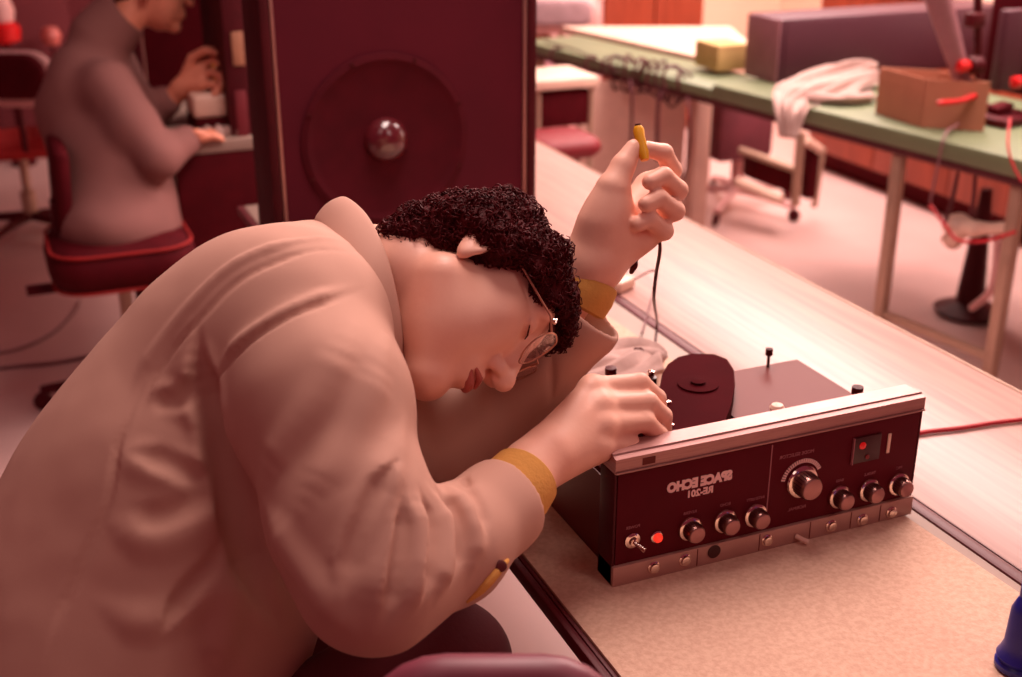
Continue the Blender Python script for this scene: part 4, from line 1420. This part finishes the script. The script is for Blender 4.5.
# yellow knit cuffs
for nm, a, b, r in (('right', at(503, 504, 1.268), at(527, 475, 1.301), .0395), ('left', at(575, 306, 1.458), at(592, 276, 1.456), .0375)):
    d = unit(b - a)
    L = np.linalg.norm(b - a)
    MB().lathe(a, d, [(r * .8, 0), (r * 1.0, .003), (r * 1.03, L * .5), (r * .97, L - .004), (r * .90, L - .001), (r * .80, L)], 48).build('knit_cuff', M['yellow_cuff'], pw)['label'] = 'yellow knit cuff'
# cuff vent with yellow lining and its button
jb = jacket_base()
s = on_surface(jb, [(466, 602), (480, 590), (495, 574), (508, 560)])
if len(s) > 2:
    tc_ = [unit(EYE - q) for q in s]
    MB().tube([q + t * .0015 for q, t in zip(s, tc_)], [.002 + .0035 * math.sin(PI * i / (len(s) - 1)) for i in range(len(s))], 10).build('cuff_lining', M['yellow_cuff'], jk)['label'] = 'yellow lining in the cuff slit'
s = on_surface(jb, [(501, 566), (502, 567), (503, 568)])
if len(s):
    t = unit(EYE - s[0])
    MB().lathe(s[0] + t * .004, t, [(.0058, 0), (.0058, .0018), (.004, .0026), (0, .0024)], 20).build('button', M['brown_button'], jk)
# hair: soft cap plus many short curls
hp = hair_prims()


def curl(p):
    return .0055 * vnoise(p, 60, 3) + .0030 * vnoise(p, 120, 4)


HV, HQ = polygonise(hp, .0032, curl)
rng = np.random.RandomState(5)
idx = rng.choice(len(HV), min(len(HV), 8500), replace=False)
eps = 1e-3
gN = np.stack([combine(hp, HV[idx] + eps * np.eye(3)[a]) - combine(hp, HV[idx] - eps * np.eye(3)[a]) for a in range(3)], 1)
gN /= np.linalg.norm(gN, axis=1)[:, None] + 1e-9
hm = MB()
for k, i in enumerate(idx):
    p, nn = HV[i], gN[k]
    # keep curls away from the face opening
    loc = HR @ (p - HC)
    if loc[1] > .04 and loc[2] < .030 or loc[2] < -.085:
        continue
    t1 = unit(np.cross(nn, rng.randn(3))); t2 = np.cross(nn, t1)
    L = rng.uniform(.007, .016); cr = rng.uniform(.0025, .0045); lean = rng.uniform(.3, 1.0)
    pts = [p - nn * .003 + nn * (L * .35 * math.sin(s_ * 2.2)) + t1 * (L * lean * s_) + cr * (t2 * math.sin(s_ * 5.5) + nn * (1 - math.cos(s_ * 5.5)) * .5) for s_ in (0, .25, .5, .75, 1)]
    hm.tube(pts, [.0009, .0009, .0008, .0007, .0003], 3, cap=False)
sdfV, sdfQ = HV.tolist(), HQ.tolist(); n0_ = len(sdfV)
sdfV += hm.V; sdfQ += [[a + n0_ for a in f] for f in hm.F]
link_mesh('hair', sdfV, sdfQ, M['hair'], pw, True, None)
# eyebrow and lashes
for s_ in (1, -1):
    MB().tube([hd(s_ * x, y, z) for x, y, z in ((.018, .0985, .040), (.030, .097, .0445), (.042, .090, .043), (.050, .082, .037))], [.002, .0032, .0028, .001], 6).build('eyebrow', M['hair'], pw)
    MB().tube([hd(s_ * x, y, z) for x, y, z in ((.020, .0915, .0155), (.032, .0925, .0135), (.044, .0870, .0150))], [.0006, .0011, .0006], 5).build('eyelashes', M['hair'], pw)
MB().tube([hd(x, y, z) for x, y, z in ((-.020, .0995, -.0600), (-.008, .1085, -.0625), (0, .110, -.0625), (.008, .1085, -.0625), (.020, .0995, -.0600))], [.002, .0052, .0056, .0052, .002], 10).build('lower_lip', M['lip'], pw)
MB().tube([hd(x, y, z) for x, y, z in ((-.022, .0985, -.0545), (-.009, .1095, -.0510), (0, .1105, -.0520), (.009, .1095, -.0510), (.022, .0985, -.0545))], [.0015, .0040, .0036, .0040, .0015], 10).build('upper_lip', M['lip'], pw)
# spectacles
gl = MB()
for s_ in (1, -1):
    pts = []
    for j in range(28):
        a = 2 * PI * j / 28
        pts.append(hd(s_ * (.034 + .0255 * math.cos(a)), .1135 - .006 * max(0, math.cos(a)) - .004 * math.sin(a) * 0, .015 + .0225 * math.sin(a) * (1 if math.sin(a) > 0 else 1.1)))
    gl.tube(pts, .0010, 6, closed=True)
    gl.tube([hd(s_ * .060, .108, .024), hd(s_ * .071, .095, .026), hd(s_ * .080, .04, .022), hd(s_ * .082, .0, .016)], .0012, 6)
gl.tube([hd(-.009, .113, .022), hd(0, .116, .026), hd(.009, .113, .022)], .0012, 6)
go = gl.build('spectacles', M['gold'], pw)
for s_ in (1, -1):
    pts = [hd(s_ * (.034 + .0248 * math.cos(2 * PI * j / 28)), .1135 - .006 * max(0, math.cos(2 * PI * j / 28)), .015 + .0220 * math.sin(2 * PI * j / 28)) for j in range(28)]
    MB().prism(pts, HR[1] * .0008).build('lens', M['lens'], go, smooth=False)
    MB().lathe(hd(s_ * .0665, .101, .030), HR[0] * s_, [(.0, -.003), (.0028, -.002), (.0028, .002), (0, .003)], 12).build('hinge', M['chrome'], go)

# trousers and shoes
T = [ell((.03, 1.16, .62), np.eye(3), (.19, .21, .15), k=.05)]
T += [cone((.10, 1.04, .60), at(440, 668, 1.345), .100, .074, k=.04), cone(at(440, 668, 1.345), (.37, 1.03, .14), .070, .058, k=.03)]
T += [cone((.10, 1.30, .60), (.38, 1.32, .615), .095, .072, k=.04), cone((.38, 1.32, .615), (.38, 1.30, .14), .070, .055, k=.03)]
sdf_object('trousers', T, .007, M['trousers'], pw, disp=lambda p: .003 * vnoise(p, 18, 5))
for y in (1.03, 1.30):
    sdf_object('shoe', [ell((.40, y, .055), np.eye(3), (.13, .048, .05), k=.02), cone((.35, y, .08), (.35, y, .13), .045, .045, k=.02), rbox((0, 0, -.06), np.eye(3), (2, 2, .0605), .001, 's', .002)], .006, M['maroon'], pw)
sto = thing('work_stool', 'round padded stool under the bending worker', 'stool', (.03, 1.16, 0))
MB().lathe((.03, 1.16, .40), ez, [(.15, 0), (.17, .02), (.175, .045), (.15, .06), (0, .062)], 36).build('seat', M['maroon'], sto)
MB().lathe((.03, 1.16, .09), ez, [(.03, 0), (.03, .16), (.02, .17), (.02, .308)], 20).build('post', M['steel'], sto)
star_base(sto, np.array([.03, 1.16, 0]), .24, M['dark_metal'])

# ------------------------------------------------------------------ the background worker
ow = thing('person', 'person in pale jacket seated in profile at the far bench, hand raised', 'person', (.2, 3.45, 0))
A = lambda x, y, d: at(x, y, d)
H2 = A(150, -14, 3.52)
hx = np.array([unit([-.15, -1, 0]), unit([.95, -.1, -.25]), unit([.25, 0, .97])])
h2 = lambda x, y, z: H2 + x * hx[0] + y * hx[1] + z * hx[2]
BP = [ell(h2(0, -.01, .05), hx, (.078, .10, .088), k=.03), ell(h2(0, .04, -.03), hx, (.060, .058, .09), k=.03), ell(h2(0, .085, -.10), hx, (.02, .018, .018), k=.02),
      cone(h2(0, .09, .02), h2(0, .118, -.022), .009, .012, k=.015), ell(h2(.08, -.01, -.005), hx, (.009, .018, .03), k=.006), ell(h2(0, .09, -.06), hx, (.025, .02, .02), k=.015),
      cone(h2(0, -.035, -.05), A(116, 40, 3.52), .052, .05, k=.03), cone(A(105, 80, 3.54), A(98, 220, 3.5), .07, .09, k=.05)]
# far arm and raised hand
E2 = A(150, 120, 3.62); W2 = A(182, 88, 3.58)
BP += [cone(A(115, 78, 3.65), E2, .04, .036, k=.02), cone(E2, W2, .038, .027, k=.02)]
MC2 = [A(196, 62, 3.58), A(200, 68, 3.56), A(202, 76, 3.55), A(202, 85, 3.54)]
TP2 = [[A(207, 50, 3.57), A(222, 52, 3.55), A(226, 62, 3.54)], [A(212, 60, 3.55), A(225, 66, 3.53), A(224, 76, 3.52)], [A(213, 72, 3.54), A(223, 79, 3.52), A(220, 86, 3.51)], [A(212, 84, 3.53), A(219, 90, 3.52), A(214, 94, 3.51)]]
for m_, tp_ in zip(MC2, TP2):
    BP.append(cone(W2, m_, .024, .0155, k=.016))
    BP += chain([m_] + tp_, [.013, .012, .011, .010], k=.004)
BP += chain([W2 + [0, 0, .01], A(192, 58, 3.54), A(205, 50, 3.52), A(216, 53, 3.52)], [.018, .014, .011, .010], k=.004)
# near arm resting on the bench end
E1 = A(158, 158, 3.36); W1 = A(183, 140, 3.42)
BP += [cone(A(116, 85, 3.38), E1, .04, .034, k=.02), cone(E1, W1, .036, .027, k=.02), ell(A(192, 138, 3.45), np.eye(3), (.038, .03, .016), k=.012)]
for k in range(4):
    b_ = A(194, 137, 3.45) + np.array([.015, -.03 + .02 * k, .0])
    BP += chain([b_, b_ + [.035, .004, .004], b_ + [.058, .006, -.008]], [.0115, .0105, .009], k=.004)
BP += chain([A(186, 136, 3.43), A(196, 133, 3.42), A(204, 134, 3.43)], [.014, .012, .010], k=.004)
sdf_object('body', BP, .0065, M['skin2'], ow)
sdf_object('hair', [ell(h2(0, -.025, .062), hx, (.090, .108, .095), k=.02), ell(h2(0, -.07, .0), hx, (.075, .045, .07), k=.02), ell(h2(0, .11, -.03), hx, (.09, .08, .09), 's', .01), ell(h2(.082, -.008, -.005), hx, (.02, .022, .03), 's', .005)], .008, M['hair'], ow, disp=lambda p: .006 * vnoise(p, 50, 7))
JP = [ell(A(121, 236, 3.46), CAMAX, (.150, .12, .22), k=.08), ell(A(112, 175, 3.52), CAMAX, (.165, .17, .15), k=.08), ell(A(98, 115, 3.55), CAMAX, (.160, .17, .17), k=.08),
      cone(A(120, 165, 3.47), A(124, 232, 3.45), .148, .150, k=.06),
      cone(A(84, 72, 3.48), A(104, 62, 3.62), .088, .088, k=.06), cone(A(82, 92, 3.45), A(60, 112, 3.50), .07, .055, k=.05),
      cone(A(108, 88, 3.40), A(134, 128, 3.37), .078, .068, k=.04), cone(A(134, 128, 3.37), E1, .066, .056, k=.03), cone(E1, A(186, 140, 3.43), .052, .042, k=.03),
      cone(A(110, 70, 3.65), A(146, 118, 3.64), .07, .055, k=.04), cone(A(146, 118, 3.64), A(166, 102, 3.60), .05, .046, k=.03),
      cone(A(100, 40, 3.5), A(120, 16, 3.5), .088, .078, k=.03), ell(A(148, -6, 3.5), np.eye(3), (.105, .12, .105), 's', .01)]
for pix in ([(60, 110), (95, 90), (120, 72)], [(95, 130), (120, 160), (150, 180)], [(80, 150), (110, 190), (150, 205)], [(90, 215), (130, 225), (165, 215)], [(112, 70), (135, 100), (160, 120)]):
    s = on_surface(JP[:11], pix)
    if len(s) > 2:
        JP.append(tubeline(s + np.array([unit(EYE - q) for q in s]) * .006, .014, 's', .02))
j2 = sdf_object('jacket', JP, .008, M['jacket_dim'], ow, disp=lambda p: .003 * vnoise(p, 14, 9))
T2 = [ell((.28, 3.50, .57), np.eye(3), (.08, .10, .03), k=.03)]
for y in (3.46, 3.60):
    T2 += [cone((.28, y, .585), (.36, y, .59), .055, .060, k=.03), cone((.36, y, .59), (.37, y, .12), .066, .055, k=.03)]
sdf_object('trousers', T2, .010, M['trousers'], ow)
for y in (3.46, 3.60):
    sdf_object('shoe', [ell((.385, y, .05), np.eye(3), (.12, .045, .045), k=.02), rbox((0, 0, -.06), np.eye(3), (2, 5, .0605), .001, 's', .002)], .009, M['maroon'], ow)
hl_ = MB().tube([A(213, 58, 3.545), A(216, 84, 3.54)], [.006, .007], 10).build('small_tool', M['yellow'])
tag(hl_, 'small orange yellow tool held in the raised hand of the background worker', 'tool')
# ------------------------------------------------------------------ light and camera


def area(name, loc, target, size, power, col, sy=None):
    l = bpy.data.lights.new(name, 'AREA'); l.energy = power; l.color = col; l.size = size
    if sy:
        l.shape = 'RECTANGLE'; l.size_y = sy
    o = bpy.data.objects.new(name, l); COL.objects.link(o); o.location = loc
    o.rotation_euler = (Vector(target) - Vector(loc)).to_track_quat('-Z', 'Y').to_euler()
    return o


PINK = (1, .73, .665)
area('ceiling_or_fill_light', (2.9, 3.1, 2.75), (2.9, 3.1, 0), 1.2, 185, PINK, 2.4)
area('ceiling_or_fill_light', (3.4, 5.2, 2.75), (3.4, 5.2, 0), 1.6, 150, PINK, 2.4)
area('ceiling_or_fill_light', (.9, 1.9, 2.75), (.6, 1.2, .7), .6, 50, PINK, 1.6)
area('ceiling_or_fill_light', (-.3, .5, 2.75), (.4, 1.2, .9), .5, 3, PINK, 1.2)  # added weak fill from camera left to lift the face
area('ceiling_or_fill_light', (1.5, -.5, 2.7), (.6, 1.1, .9), .5, 7.5, PINK, 1.2)  # added camera-side fill for face, sleeve and panel, not a room lamp
area('right_side_light', (4.9, 2.2, 1.9), (1.0, 2.0, .8), 2.2, 22, PINK, 1.4)  # broad area light from the right, no window built there
area('ceiling_or_fill_light', (-2.2, 3.6, 2.75), (-2.2, 3.6, 0), .8, 5, PINK, 1.6)
w = bpy.data.worlds.new('room'); scene.world = w; w.use_nodes = True
w.node_tree.nodes['Background'].inputs[0].default_value = (.62, .08, .13, 1)
w.node_tree.nodes['Background'].inputs[1].default_value = .24

cd = bpy.data.cameras.new('camera'); cam = bpy.data.objects.new('camera', cd); COL.objects.link(cam)
cd.sensor_width = 36; cd.lens = 36 * F / 1022
cam.matrix_world = Matrix([[RGT[i], UPV[i], -FWD[i], EYE[i]] for i in range(3)] + [[0, 0, 0, 1]])
cd.dof.use_dof = True; cd.dof.focus_distance = 1.36; cd.dof.aperture_fstop = 4.0
cd.clip_start = .02
scene.camera = cam
scene.view_settings.view_transform = 'Standard'; scene.view_settings.look = 'None'
scene.view_settings.gamma = 1; scene.view_settings.use_curve_mapping = False
scene.view_settings.exposure = 0.0
scene.cycles.use_denoising = True
